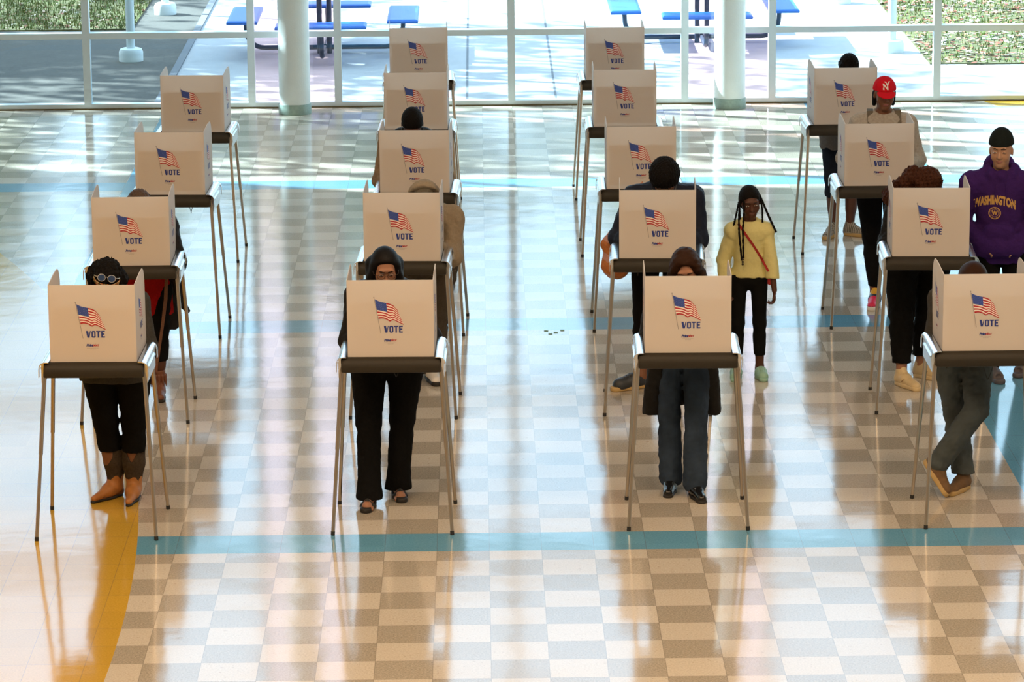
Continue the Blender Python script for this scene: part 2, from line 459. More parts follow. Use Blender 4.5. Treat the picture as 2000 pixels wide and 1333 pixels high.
    def shoe(s, i, m, sole, style='sneaker', L=.27, name='shoe', toe=None, M=None, org=None, label=None, h=.004):
        """built in its own frame: x forward from the heel, y sideways, z up"""
        S = s.S; d = SDF(); W = .040
        kx = L/.27
        if style == 'sneaker':
            d.rc((.045, 0, .045), (.10*kx, 0, .055), .043, .044, .02); d.rc((.10*kx, 0, .05), (.225*kx, 0, .03), .042, .036, .03)
            d.rc((.04, 0, .06), (.05, 0, .105), .043, .042, .03); d.el((.052, 0, .125), (.032, .028, .03), None, .008, True)
            d.rc((.10, 0, .085), (.08, 0, .125), .022, .02, .015, ((1, 0, 0), 1.6))
        elif style == 'dress':
            d.rc((.04, 0, .045), (.10*kx, 0, .05), .037, .038, .02); d.rc((.10*kx, 0, .045), (.23*kx, 0, .026), .038, .031, .03)
            d.rc((.04, 0, .05), (.045, 0, .085), .036, .035, .02)
        elif style == 'boot':
            d.rc((.045, 0, .06), (.11*kx, 0, .06), .04, .041, .03); d.rc((.11*kx, 0, .05), (.235*kx, 0, .028), .04, .022, .04)
            d.rc((.055, 0, .08), (.05, 0, .24), .046, .074, .04); d.rc((.05, 0, .24), (.05, 0, .34), .074, .080, .02)
            for y in (1,): d.rc((.13, 0, .37), (.125, 0, .27), .055, .012, .01, ((1, 0, 0), .6), True)
            d.cut((0, 0, 1), (0, 0, .33))
            d.rc((.05, 0, .30), (.05, 0, .4), .066, .070, .0, None, True)
        elif style == 'clog':
            d.rc((.05, 0, .035), (.11*kx, 0, .05), .045, .047, .02); d.rc((.11*kx, 0, .05), (.205*kx, 0, .035), .048, .047, .03)
            d.el((.055, 0, .09), (.045, .034, .045), None, .008, True)
            for a in range(3):
                for b in (-1, 0, 1): d.el((.135*kx+.022*a, b*.02, .088-.008*a), (.0055, .0055, .02), None, .002, True)
            d.rc((.10, -.045, .06), (.012, 0, .085), .008, .008, .006); d.rc((.10, .045, .06), (.012, 0, .085), .008, .008, .006)
        elif style == 'ankleboot':
            d.rc((.045, 0, .05), (.10*kx, 0, .055), .042, .043, .03); d.rc((.10*kx, 0, .05), (.22*kx, 0, .03), .04, .03, .03)
            d.rc((.05, 0, .08), (.05, 0, .2), .044, .052, .03)
            for a in range(12):
                t = 2*PI*a/12; c, q = math.cos(t), math.sin(t)
                d.rc((.05+.053*c, .053*q, .17), (.05+.062*c, .060*q, .085-.01*(a % 2)), .010, .003, .006)
            d.cut((0, 0, 1), (0, 0, .21))
        elif style == 'sandal':
            d.rc((.15, -.042, .02), (.16, 0, .062), .010, .009, .01, ((1, 0, 0), .5)); d.rc((.16, 0, .062), (.15, .042, .02), .009, .010, .01, ((1, 0, 0), .5))
            d.rc((.1, -.04, .02), (.02, 0, .05), .006, .006, .004); d.rc((.1, .04, .02), (.02, 0, .05), .006, .006, .004)
        elif style == 'slide':
            d.rc((.12, 0, .04), (.2, 0, .03), .05, .045, .03); d.el((.1, 0, .05), (.045, .035, .04), None, .01, True)
            d.el((.25, 0, .045), (.03, .028, .022), None, .01, True)
        d.cut((0, 0, -1), (0, 0, .012))
        me = d.mesh(name, h)
        e = SDF(); T = {'sneaker': .028, 'dress': .014, 'boot': .014, 'clog': .026, 'ankleboot': .016, 'sandal': .026, 'slide': .028}[style]
        ex = .006 if style in ('sneaker', 'clog', 'sandal', 'slide') else .001
        e.rc((.04, 0, T*.5), (.12*kx, 0, T*.5), .038+ex, .036+ex, .02, None)
        e.rc((.12*kx, 0, T*.5), ((.232 if style != 'boot' else .245)*kx, 0, T*.5), .038+ex, (.033 if style != 'boot' else .018)+ex, .03)
        e.cut((0, 0, 1), (0, 0, T+.004)); e.cut((0, 0, -1), (0, 0, 0))
        sm = e.mesh('sole', h)
        if M is None:
            t = nrm(V(toe)) if toe is not None else s.toe[i]; t = nrm(V(t[0], t[1], 0)); z = s.ank[i][2]-.085*S
            o = V(s.ank[i][0], s.ank[i][1], max(z-.001, 0))-t*.052*S
            M = Matrix(((t[0], -t[1], 0, o[0]), (t[1], t[0], 0, o[1]), (0, 0, 1, o[2]), (0, 0, 0, 1)))
        ks = max(.8, S*(1.05 if not s.female else .97))
        me.transform(Matrix.Scale(ks, 4)); sm.transform(Matrix.Scale(ks, 4))
        me.transform(M); sm.transform(M)
        so = link(name, me, m, s.root)
        link('sole', sm, sole, so)
        if label: so['label'] = label
        return so
    def hair(s, m, extra=None, grow=0., line=.02, noise=None, h=.005, back=0., name='hair', slope=.9, cutlow=None):
        d = SDF(); q = s.hs; M = s.hm
        d.el(s.hp(0, -.016-back*.4, .034), V(.083+grow, .104+grow+back*.5, .094+grow)*q, M, .01)
        d.el(s.hp(0, -.045-back*.5, -.02), V(.078+grow, .07+grow, .085+grow)*q, M, .03)
        n = M[1]-M[2]*slope; d.cut(n, s.hp(0, line, 0)+M[1]*0, .015)
        if cutlow is not None: d.cut(-M[2], s.hp(0, 0, cutlow), .01)
        if extra: extra(d)
        if noise:
            for a, w, sd in noise: d.noise.append((a, w, sd))
        return link(name, d.mesh(name, h), m, s.root)
    def project(s, d, vs, org, ax, up, n, off=.002, reach=.3):
        """lay flat lettering onto a garment: vs in (x,y) -> surface of sdf d found along -n"""
        P = np.array([org+ax*v[0]+up*v[1]+n*reach*.5 for v in vs]); t = np.zeros(len(P))
        for _ in range(60):
            D = d.at(P-n*t[:, None]); t += np.clip(D-off, -.01, .02)
        return P-n*t[:, None]
def strip(name, pts, wdt, nrmv, m, parent, th=.003):
    """a flat strap along pts, its width across the path and nrmv"""
    mb = MB(); pts = [V(p) for p in pts]; vs = []
    for i, p in enumerate(pts):
        d = nrm(pts[min(i+1, len(pts)-1)]-pts[max(i-1, 0)]); n = nrm(nrmv[i]) if hasattr(nrmv[0], '__len__') else nrm(nrmv)
        a = nrm(np.cross(d, n)); w = wdt[i] if hasattr(wdt, '__len__') else wdt
        vs += [p-a*w/2, p+a*w/2, p+a*w/2+n*th, p-a*w/2+n*th]
    fs = []
    for i in range(len(pts)-1):
        for k in range(4): fs.append((i*4+k, i*4+(k+1) % 4, (i+1)*4+(k+1) % 4, (i+1)*4+k))
    fs += [(3, 2, 1, 0), tuple(4*(len(pts)-1)+k for k in range(4))]
    mb.add(vs, fs); return mb.build(name, m, parent, True)
# ------------------------------------------------------------------ camera (fitted to the floor tiles)
cam_d = bpy.data.cameras.new('camera'); cam = bpy.data.objects.new('camera', cam_d); COL.objects.link(cam)
FPX = 6908.92; th, ps, rho = 0.228935, 0.00895265, -0.00828414
fw = Vector((math.sin(ps)*math.cos(th), math.cos(ps)*math.cos(th), -math.sin(th)))
r0 = Vector((math.cos(ps), -math.sin(ps), 0)); u0 = r0.cross(fw)
rr = math.cos(rho)*r0+math.sin(rho)*u0; uu = -math.sin(rho)*r0+math.cos(rho)*u0
Mc = Matrix.Identity(4)
for i in range(3): Mc[i][0] = rr[i]; Mc[i][1] = uu[i]; Mc[i][2] = -fw[i]; Mc[i][3] = (-0.0351765, -19.5676748, 5.8558753)[i]
cam.matrix_world = Mc
cam_d.sensor_width = 36; cam_d.lens = FPX*36/2000; cam_d.clip_end = 500; cam_d.clip_start = .5
SC.camera = cam
T = .3048; WY = 16.16
SC.view_settings.view_transform = 'Standard'; SC.view_settings.look = 'None'; SC.view_settings.gamma = 1
SC.view_settings.exposure = -.06
SC.view_settings.use_curve_mapping = False

# ------------------------------------------------------------------ node helper
class NT:
    def __init__(s, m): s.nt = m.node_tree
    def n(s, t, **k):
        o = s.nt.nodes.new(t)
        for a, b in k.items(): setattr(o, a, b)
        return o
    def l(s, a, b): s.nt.links.new(a, b)
    def math(s, op, a, b=None, c=None):
        o = s.n('ShaderNodeMath', operation=op)
        for i, v in enumerate((a, b, c)):
            if v is None: continue
            if isinstance(v, (int, float)): o.inputs[i].default_value = v
            else: s.l(v, o.inputs[i])
        return o.outputs[0]
    def mix(s, f, a, b):
        o = s.n('ShaderNodeMix', data_type='RGBA')
        for i, v in ((0, f), (6, a), (7, b)):
            if isinstance(v, (int, float)): o.inputs[i].default_value = v
            elif isinstance(v, tuple): o.inputs[i].default_value = v+(1,)
            else: s.l(v, o.inputs[i])
        return o.outputs[2]

# ------------------------------------------------------------------ floor
mf = bpy.data.materials.new('vinyl_floor_tiles'); mf.use_nodes = True; N = NT(mf); B = mf.node_tree.nodes['Principled BSDF']
geo = N.n('ShaderNodeNewGeometry'); sep = N.n('ShaderNodeSeparateXYZ'); N.l(geo.outputs['Position'], sep.inputs[0]); X, Y = sep.outputs[0], sep.outputs[1]
def rng_(v, a, b): return N.math('MULTIPLY', N.math('GREATER_THAN', v, a), N.math('LESS_THAN', v, b))
# rows of tiles restart after every blue stripe
st = [(.189, .562), (5.910, 6.309), (11.655, 12.060), (-5.55, -5.17)]
offy = N.math('ADD', N.math('MULTIPLY', N.math('GREATER_THAN', Y, .3), .5589), N.math('ADD', N.math('MULTIPLY', N.math('GREATER_THAN', Y, 6.1), 6.3086-.5589), N.math('MULTIPLY', N.math('GREATER_THAN', Y, 11.85), 12.0637-6.3086)))
ty = N.math('DIVIDE', N.math('SUBTRACT', Y, offy), T)
offx = N.math('MULTIPLY', N.math('LESS_THAN', X, -3.0), .11)
tx = N.math('DIVIDE', N.math('SUBTRACT', X, offx), T)
fx, fy = N.math('FLOOR', tx), N.math('FLOOR', ty)
par = N.math('ADD', N.math('ADD', fx, fy), N.math('MULTIPLY', N.math('GREATER_THAN', Y, .3), 1))
par = N.math('ADD', par, N.math('MULTIPLY', N.math('GREATER_THAN', Y, 6.1), 0)); par = N.math('ADD', par, N.math('MULTIPLY', N.math('GREATER_THAN', Y, 11.85), 0))
par = N.math('ADD', par, 0)
par = N.math('MODULO', N.math('ADD', par, 2000), 2)
spk = N.n('ShaderNodeTexNoise'); spk.inputs['Scale'].default_value = 95; spk.inputs['Detail'].default_value = 3; spk.inputs['Roughness'].default_value = .7; N.l(geo.outputs['Position'], spk.inputs['Vector'])
sp2 = N.n('ShaderNodeTexNoise'); sp2.inputs['Scale'].default_value = 38; sp2.inputs['Detail'].default_value = 2; N.l(geo.outputs['Position'], sp2.inputs['Vector'])
rmp = N.n('ShaderNodeMapRange'); rmp.inputs[1].default_value = .35; rmp.inputs[2].default_value = .65; N.l(spk.outputs[0], rmp.inputs[0])
flk = N.math('GREATER_THAN', sp2.outputs[0], .68)
light = N.mix(rmp.outputs[0], (.52, .465, .385), (.67, .61, .52)); light = N.mix(N.math('MULTIPLY', flk, .5), light, (.35, .28, .2))
dark = N.mix(rmp.outputs[0], (.30, .265, .215), (.50, .45, .37))
wn = N.n('ShaderNodeTexWhiteNoise', noise_dimensions='2D'); cmb = N.n('ShaderNodeCombineXYZ'); N.l(fx, cmb.inputs[0]); N.l(fy, cmb.inputs[1]); N.l(cmb.outputs[0], wn.inputs['Vector'])
tile = N.mix(par, light, dark)
blue = N.mix(rmp.outputs[0], (.10, .29, .44), (.16, .39, .56))
yel = N.mix(rmp.outputs[0], (.50, .30, .035), (.62, .38, .055))
col = tile
m_ = None
for a, b in st:
    q = rng_(Y, a, b); m_ = q if m_ is None else N.math('MAXIMUM', m_, q)
m_ = N.math('MAXIMUM', m_, rng_(X, -3.235, -2.865)); m_ = N.math('MAXIMUM', m_, rng_(X, 3.285, 4.1))
m_ = N.math('MULTIPLY', m_, 1)
col = N.mix(m_, col, blue)
dx = N.math('ADD', X, 30.8); dy = N.math('ADD', Y, 1.55)
rad = N.math('SQRT', N.math('ADD', N.math('MULTIPLY', dx, dx), N.math('MULTIPLY', dy, dy)))
disk = N.math('LESS_THAN', rad, 28.8)
col = N.mix(disk, col, yel)
# far yellow field near the window, right
dx2 = N.math('SUBTRACT', X, 11.2); dy2 = N.math('SUBTRACT', Y, 18.0)
r2 = N.math('SQRT', N.math('ADD', N.math('MULTIPLY', dx2, dx2), N.math('MULTIPLY', dy2, dy2)))
col = N.mix(N.math('LESS_THAN', r2, 6.35), col, yel)
# seams
def seam(t):
    f = N.math('FRACT', t); e = N.math('MINIMUM', f, N.math('SUBTRACT', 1, f)); return N.math('LESS_THAN', e, .006)
sm = N.math('MAXIMUM', seam(tx), seam(ty))
col = N.mix(N.math('MULTIPLY', sm, .45), col, (.12, .10, .08))
var = N.math('MULTIPLY_ADD', wn.outputs[0], .10, .95)
hv = N.n('ShaderNodeHueSaturation'); N.l(col, hv.inputs['Color']); N.l(var, hv.inputs['Value'])
N.l(hv.outputs[0], B.inputs['Base Color'])
B.inputs['Roughness'].default_value = .10; B.inputs['IOR'].default_value = 1.68
B.inputs['Specular IOR Level'].default_value = .5
wv = N.n('ShaderNodeTexNoise'); wv.inputs['Scale'].default_value = 2.2; wv.inputs['Detail'].default_value = 3; N.l(geo.outputs['Position'], wv.inputs['Vector'])
wv2 = N.n('ShaderNodeTexNoise'); wv2.inputs['Scale'].default_value = 30; wv2.inputs['Detail'].default_value = 2; N.l(geo.outputs['Position'], wv2.inputs['Vector'])
hgt = N.math('ADD', N.math('MULTIPLY', wv.outputs[0], 1.0), N.math('MULTIPLY', wv2.outputs[0], .035))
bp = N.n('ShaderNodeBump'); bp.inputs['Strength'].default_value = .22; bp.inputs['Distance'].default_value = .01; N.l(hgt, bp.inputs['Height']); N.l(bp.outputs[0], B.inputs['Normal'])
m = MB(); m.box(-13, 13, -24, WY+.1, -.12, 0); tag(m.build('floor', mf), kind='structure')

# ------------------------------------------------------------------ room shell
M_WALL = mat('painted_wall', (.70, .71, .71), .8, noise=.05, nscale=3)
M_CEIL = mat('ceiling_paint', (.74, .73, .70), .9)
M_FRAME = mat('white_window_frame', (.58, .68, .71), .35, noise=.04, nscale=20)
M_GRIME = mat('grime_line', (.14, .11, .05), .9, noise=.5, nscale=60)
ROOMH = 8.6
m = MB(); m.box(-13.2, -13, -24, WY+.1, 0, ROOMH); tag(m.build('wall_left', M_WALL), kind='structure')
m = MB(); m.box(13, 13.2, -24, WY+.1, 0, ROOMH); tag(m.build('wall_right', M_WALL), kind='structure')
m = MB(); m.box(-13.2, 13.2, -24.2, -24, 0, ROOMH); tag(m.build('wall_back', M_WALL), kind='structure')
m = MB(); m.box(-13.2, 13.2, -24.2, WY+.3, ROOMH, ROOMH+.2); tag(m.build('ceiling', M_CEIL), kind='structure')

def glass(name, tint, rough=0):
    g = bpy.data.materials.new(name); g.use_nodes = True; n = NT(g); g.node_tree.nodes.remove(g.node_tree.nodes['Principled BSDF'])
    out = g.node_tree.nodes['Material Output']; tr = n.n('ShaderNodeBsdfTransparent'); tr.inputs[0].default_value = tint+(1,)
    gl = n.n('ShaderNodeBsdfGlossy'); gl.inputs['Roughness'].default_value = rough
    ge = n.n('ShaderNodeNewGeometry'); dt = n.n('ShaderNodeVectorMath', operation='DOT_PRODUCT'); n.l(ge.outputs['Normal'], dt.inputs[0]); n.l(ge.outputs['Incoming'], dt.inputs[1])
    fr = n.math('MULTIPLY_ADD', n.math('POWER', n.math('SUBTRACT', 1, n.math('ABSOLUTE', dt.outputs['Value'])), 5), .94, .04)
    mx = n.n('ShaderNodeMixShader'); n.l(fr, mx.inputs[0]); n.l(tr.outputs[0], mx.inputs[1]); n.l(gl.outputs[0], mx.inputs[2]); n.l(mx.outputs[0], out.inputs[0]); return g
G_BLUE = glass('tinted_glass', (.78, .90, .95)); G_CLEAR = glass('clear_glass', (.93, .87, .90))
bays = [-12.9, -10.9, -9.2, -7.4, -5.70, -4.02, -2.347, -1.465, .302, 2.07, 2.961, 4.645, 6.33, 8.0, 9.7, 11.3, 12.9]
HZ = [(0., .055), (.723, .783), (3.05, 3.20), (4.75, 5.0), (6.6, 6.7), (8.45, ROOMH)]
for i in range(len(bays)-1):
    x0, x1 = bays[i], bays[i+1]; w = .037
    m = MB(); m.box(x0-w, x0+w, WY, WY+.11, 0, ROOMH)
    if i == len(bays)-2: m.box(x1-w, x1+w, WY, WY+.11, 0, ROOMH)
    for a, b in HZ: m.box(x0+w, x1-w, WY+.004, WY+.106, a, b)
    f = m.build('window_%d' % (i+1), M_FRAME); tag(f, kind='structure')
    narrow = (x1-x0) < 1.2
    for k in range(len(HZ)-1):
        g = MB(); g.box(x0+w, x1-w, WY+.05, WY+.056, HZ[k][1], HZ[k+1][0])
        g.build('glass_pane', G_CLEAR if narrow else G_BLUE, f)
m = MB(); m.box(-12.9, 12.9, WY-.012, WY, 0, .012); tag(m.build('trim_1', M_GRIME), kind='structure')

# ------------------------------------------------------------------ round columns
M_COL = mat('column_paint', (.70, .79, .79), .4, noise=.05, nscale=8, bump=.15, bscale=60); M_BAND = mat('column_base_band', (.25, .36, .32), .45, noise=.25, nscale=40)
def column(x, y, label):
    m = MB(); m.lathe([(.158, 0), (.158, ROOMH)], 0, 0, 48); o = m.build('column', M_COL, None, True); o.location = (x, y, 0)
    tag(o, label, 'column', 'round columns by the window wall')
    m = MB(); m.lathe([(.166, 0), (.166, .10), (.163, .104), (.1575, .104)], 0, 0, 48); m.build('base_band', M_BAND, o, True)
column(-1.893, 15.83, 'thick round white column at the window, left of the two, with a green base band')
column(2.511, 15.93, 'thick round white column at the window, right of the two, with a green base band')
# ------------------------------------------------------------------ voting booths
M_TRAY = mat('charcoal_plastic', (.022, .018, .012), .55, spec=.3, noise=.25, nscale=250, bump=.15, bscale=400)
M_ALU = mat('brushed_aluminium', (.78, .80, .82), .22, 1., noise=.05, stretch=(40, 2, 40))
M_LEG = mat('anodised_tube', (.50, .44, .36), .28, 1., noise=.08, nscale=20)
M_TIP = mat('rubber_tip', (.02, .02, .02), .8)
M_CORD = mat('black_cord', (.012, .012, .012), .6)
M_NAVY = mat('navy_print', (.018, .04, .24), .55); M_RED = mat('red_print', (.40, .012, .025), .55)
M_CANT = mat('canton_blue', (.03, .07, .34), .55); M_GREY = mat('grey_print', (.38, .35, .34), .6)
M_CREAM = mat('flag_white', (.82, .74, .70), .6); M_SHEET = mat('inner_card', (.55, .47, .38), .85)
M_STAR = mat('pale_stars', (.32, .38, .6), .6)
mp = bpy.data.materials.new('corrugated_plastic_sheet'); mp.use_nodes = True; n = NT(mp); Bp = mp.node_tree.nodes['Principled BSDF']
Bp.inputs['Base Color'].default_value = (.83, .78, .74, 1); Bp.inputs['Roughness'].default_value = .55; Bp.inputs['Specular IOR Level'].default_value = .3
tl = n.n('ShaderNodeBsdfTranslucent'); tl.inputs[0].default_value = (.80, .74, .68, 1); mx = n.n('ShaderNodeMixShader'); mx.inputs[0].default_value = .44
n.l(Bp.outputs[0], mx.inputs[1]); n.l(tl.outputs[0], mx.inputs[2]); n.l(mx.outputs[0], mp.node_tree.nodes['Material Output'].inputs[0])
tc = n.n('ShaderNodeTexCoord'); w = n.n('ShaderNodeTexNoise'); w.inputs['Scale'].default_value = 420; n.l(tc.outputs['Object'], w.inputs['Vector'])
cr = n.mix(w.outputs[0], (.84, .79, .75), (.93, .89, .86)); n.l(cr, Bp.inputs['Base Color'])

PW, PH, TH = .2528, .462, 1.045          # half width and height of the screen, tray top
def curve(pts, u):
    n = len(pts)-1; t = u*n; i = min(int(t), n-1); f = t-i
    p0 = V(pts[max(i-1, 0)]); p1 = V(pts[i]); p2 = V(pts[i+1]); p3 = V(pts[min(i+2, n)])
    return .5*((2*p1)+(-p0+p2)*f+(2*p0-5*p1+4*p2-p3)*f*f+(-p0+3*p1-3*p2+p3)*f**3)
TOPC = [(375,430),(440,462),(505,478),(570,492),(628,520),(655,555),(684,582)]
BOTC = [(425,706),(475,700),(530,713),(580,744),(622,722),(690,752),(766,791)]
PX = 2325.
def pv(q): return V((q[0]-(-6+1175)/2.)/PX-.0, (1240-q[1])/PX*1.0)   # panel plane: x from its centre, z above its base
def flagpt(u, v):
    a, b = curve(TOPC, u), curve(BOTC, u); p = a+(b-a)*v
    return pv(p)
def flag_mesh():
    mb = MB(); NU = 26
    for k in range(13):
        v0, v1 = k/13, (k+1)/13
        for j in range(NU):
            u0, u1 = j/NU, (j+1)/NU
            if k < 7 and u1 <= .40: continue
            if k < 7 and u0 < .40: u0 = .40
            q = [flagpt(u0, v0), flagpt(u1, v0), flagpt(u1, v1), flagpt(u0, v1)]
            mb.add([(p[0], -.0012, p[1]) for p in q], [(0, 3, 2, 1)], 0 if k % 2 == 0 else 1)
    for j in range(10):
        u0, u1 = .04*j, .04*(j+1)
        q = [flagpt(u0, 0), flagpt(u1, 0), flagpt(u1, 7/13), flagpt(u0, 7/13)]
        mb.add([(p[0], -.0013, p[1]) for p in q], [(0, 3, 2, 1)], 2)
    for a in range(6):
        for b in range(5):
            c = flagpt(.04+.32*(a+.25*(b % 2))/5.5, (.5+b*1.4)/13+.012); r = .0011
            mb.add([(c[0]+r*math.cos(t), -.0018, c[1]+r*math.sin(t)) for t in [PI/2-2*PI*i/5 for i in range(5)]], [(0, 1, 2, 3, 4)], 3)
    a, b = pv((364, 408)), pv((452, 908)); d = .0017
    mb.add([(a[0]-d, -.0015, a[1]), (a[0]+d, -.0015, a[1]), (b[0]+d, -.0015, b[1]), (b[0]-d, -.0015, b[1])], [(0, 3, 2, 1)], 4)
    c = a+V(0, .002)
    mb.add([(c[0]+.0035*math.cos(2*PI*i/8), -.0016, c[1]+.0035*math.sin(2*PI*i/8)) for i in range(8)][::-1], [tuple(range(8))], 4)
    return mb.mesh('printed_flag')
def vote_mesh():
    mb = MB(); y = -.0012
    def poly(pts, mi=0):
        q = [pv(p) for p in pts]; mb.add([(p[0], y, p[1]) for p in q], [tuple(range(len(pts)))], mi)
    t, b = 804, 898
    poly([(493,t),(523,t),(535,870),(535,b),(512,b)]); poly([(535,b),(535,870),(549,t),(560,t),(540,b)])
    # O
    x0, x1 = 569, 624; c = 12; w = 18
    poly([(x0,t+c),(x0+c,t),(x0+w,t+w),(x0+w,b-w),(x0+c,b),(x0,b-c)]); poly([(x1,t+c),(x1,b-c),(x1-c,b),(x1-w,b-w),(x1-w,t+w),(x1-c,t)])
    poly([(x0+c,t),(x1-c,t),(x1-w,t+w),(x0+w,t+w)]); poly([(x0+c,b),(x0+w,b-w),(x1-w,b-w),(x1-c,b)])
    poly([(633,t),(692,t),(692,t+17),(672,t+17),(672,b),(652,b),(652,t+17),(633,t+17)])
    poly([(701,t),(721,t),(721,b),(701,b)])
    for yy in (t, 842, b-17): poly([(721,yy),(752 if yy != 842 else 746,yy),(752 if yy != 842 else 746,yy+17),(721,yy+17)])
    me1 = mb.mesh('printed_word'); mb = MB()
    vs, fs = text_mesh('Print', .0215, .0009, .25, .92); c = pv((538, 1006)); mb.add([(v[0]+c[0], y, v[1]+c[1]) for v in vs], fs, 1)
    vs, fs = text_mesh('elect', .0215, .0004, .45, .88); c = pv((616, 1003)); mb.add([(v[0]+c[0], y, v[1]+c[1]) for v in vs], fs, 2)
    for x0, x1, yy in ((500, 658, 1043), (545, 622, 1056)):
        x = x0
        while x < x1:
            e = x+random.choice((5, 8, 10)); poly([(x, yy-2), (e, yy-2), (e, yy+2), (x, yy+2)], 3); x = e+3
    me = mb.mesh('printed_logo'); return me1, me
FLAG = flag_mesh(); VOTE, LOGO = vote_mesh()
FM = [M_RED, M_CREAM, M_CANT, M_STAR, M_GREY]; VM = [M_NAVY, M_NAVY, M_RED, M_GREY]
for q in FM: FLAG.materials.append(q)
for q in VM: VOTE.materials.append(q); LOGO.materials.append(q)

def booth_proto():
    root = empty('voting_booth'); PYL = -.20; t = .004
    # tray: y from -.24 to .30
    prof = [(-.245, .962), (-.235, .957), (.295, .957), (.305, .965), (.305, 1.00), (.292, 1.03), (.27, TH), (-.205, TH), (-.225, 1.035), (-.24, 1.018), (-.247, .99)]
    m = MB(); N_ = len(prof)
    xs = [(-.292, .010), (-.285, .003), (-.268, 0), (.268, 0), (.285, .003), (.292, .010)]
    vs = []; fs = []
    for x, ins in xs:
        for (y, z) in prof: vs.append((x, y*(1-ins*1.2), z-(ins if z > 1 else -ins*.3)))
    for i in range(len(xs)-1):
        for k in range(N_): fs.append((i*N_+k, i*N_+(k+1) % N_, (i+1)*N_+(k+1) % N_, (i+1)*N_+k))
    fs += [tuple(range(N_)), tuple((len(xs)-1)*N_+k for k in range(N_))[::-1]]
    m.add(vs, fs); m.build('tray', M_TRAY, root, True)
    # side rails
    for sx in (-1, 1):
        pr = [(.262, TH+.001), (.262, TH+.006), (.285, TH+.007), (.303, TH+.001), (.316, TH-.012), (.322, TH-.03), (.323, TH-.085), (.319, TH-.085), (.318, TH-.03), (.311, TH-.014), (.300, TH-.004), (.284, TH+.001)]
        m = MB(); m.extrude([(sx*a, b) for a, b in pr], 1, -.235, -.205); m.extrude([(sx*a, b) for a, b in pr], 1, .255, .292)
        pr2 = [(a, b) for a, b in pr]; m.extrude([(sx*a, b) for a, b in [(.262, TH+.001), (.262, TH+.006), (.285, TH+.007), (.303, TH+.001), (.311, TH-.010), (.308, TH-.013), (.300, TH-.004), (.284, TH+.001)]], 1, -.205, .255)
        m.box(min(sx*.296, sx*.312), max(sx*.296, sx*.312), -.19, .24, TH-.13, TH-.012)
        m.box(min(sx*.306, sx*.320), max(sx*.306, sx*.320), -.15, .20, TH-.055, TH-.040)
        m.build('side_rail', M_ALU, root, True)
    # screen
    fr = MB(); fr.box(-PW, PW, PYL, PYL+t, TH, TH+PH)
    for sx in (-1, 1):
        D = .50; out = [(PYL+t, TH), (PYL+D, TH), (PYL+D, TH+PH-.13)]
        for k in range(1, 9):
            a = PI/2*k/8; out.append((PYL+D-.12+.12*math.cos(a), TH+PH-.10+.115*math.sin(a)))
        out += [(PYL+.26, TH+PH+.015), (PYL+.12, TH+PH+.006), (PYL+t, TH+PH)]
        fr.extrude(out, 0, sx*PW-(t/2), sx*PW+(t/2))
    s_ = fr.build('privacy_screen', mp, root)
    def put(me, nm, loc, rz):
        o = link(nm, me, [], s_); o.location = loc; o.rotation_euler = (0, 0, rz); return o
    put(FLAG, 'printed_flag', (0, PYL, TH), 0); put(VOTE, 'printed_word', (0, PYL, TH), 0); put(LOGO, 'printed_logo', (0, PYL, TH), 0)
    for sx in (-1, 1):
        put(FLAG, 'printed_flag', (sx*(PW+t/2), PYL+.26, TH), sx*PI/2); put(VOTE, 'printed_word', (sx*(PW+t/2), PYL+.26, TH), sx*PI/2); put(LOGO, 'printed_logo', (sx*(PW+t/2), PYL+.26, TH), sx*PI/2)
    m = MB(); m.box(-.235, .232, PYL+t+.001, PYL+t+.003, TH+.03, TH+.325); m.build('inner_card', M_SHEET, root)
    m = MB(); m.box(-.11, .11, PYL+.09, PYL+.36, TH+.0005, TH+.0015); m.build('ballot_sheet', mat('paper', (.8, .8, .78), .8), root)
    # legs
    for sx in (-1, 1):
        for sy in (-1, 1):
            a = V(sx*.292, -.02+sy*.185+.03, 1.0); b = V(sx*.352, -.02+sy*.335, .02); c = a+(b-a)*.50
            m = MB(); m.tube([a, c], .0125, 14); m.tube([c, c+(b-a)*.008], .0132, 14); m.tube([c, b], .0108, 14)
            l = m.build('leg', M_LEG, root, True)
            m = MB(); e = b+(b-a)/np.linalg.norm(b-a)*.015; m.tube([b+V(0, 0, .004), V(e[0], e[1], .0015)], .0122, 14); m.build('rubber_tip', M_TIP, l, True)
    return root
def cord(parent, x, y, w, drop):
    m = MB(); pts = []
    for i in range(21):
        t = PI*i/20; pts.append((x-w*math.cos(t)+.012*math.sin(2*t), y, .965-drop*math.sin(t)**.7))
    m.tube(pts, .0022, 6); return m.build('pen_cord', M_CORD, parent, True)
BO = {'1a':(-2.310,0.646,-1.1),'1b':(-2.343,3.393,0.2),'1c':(-2.296,5.906,-2.3),'1d':(-2.340,8.619,-2.1),'2a':(-0.567,0.698,-1.3),'2b':(-0.554,3.452,-2.2),
'2c':(-0.509,5.903,-2.5),'2d':(-0.543,8.640,-1.3),'2e':(-0.557,11.216,1.3),'3a':(1.184,0.726,-1.3),'3b':(1.143,3.456,-2.5),'3c':(1.152,5.960,-0.4),'3d':(1.147,8.686,-0.3),
'3e':(1.164,11.130,0.5),'4a':(2.937,0.699,0.0),'4b':(2.958,3.434,-2.6),'4c':(2.900,5.987,0.0),'4d':(2.930,8.690,1.1)}
EARS = {'1a':(4, 1),'1b':(3,-1),'1c':(4,0),'2b':(1,-1),'3a':(1,-4),'4a':(-2,5),'4b':(-2,5),'4c':(0,4)}
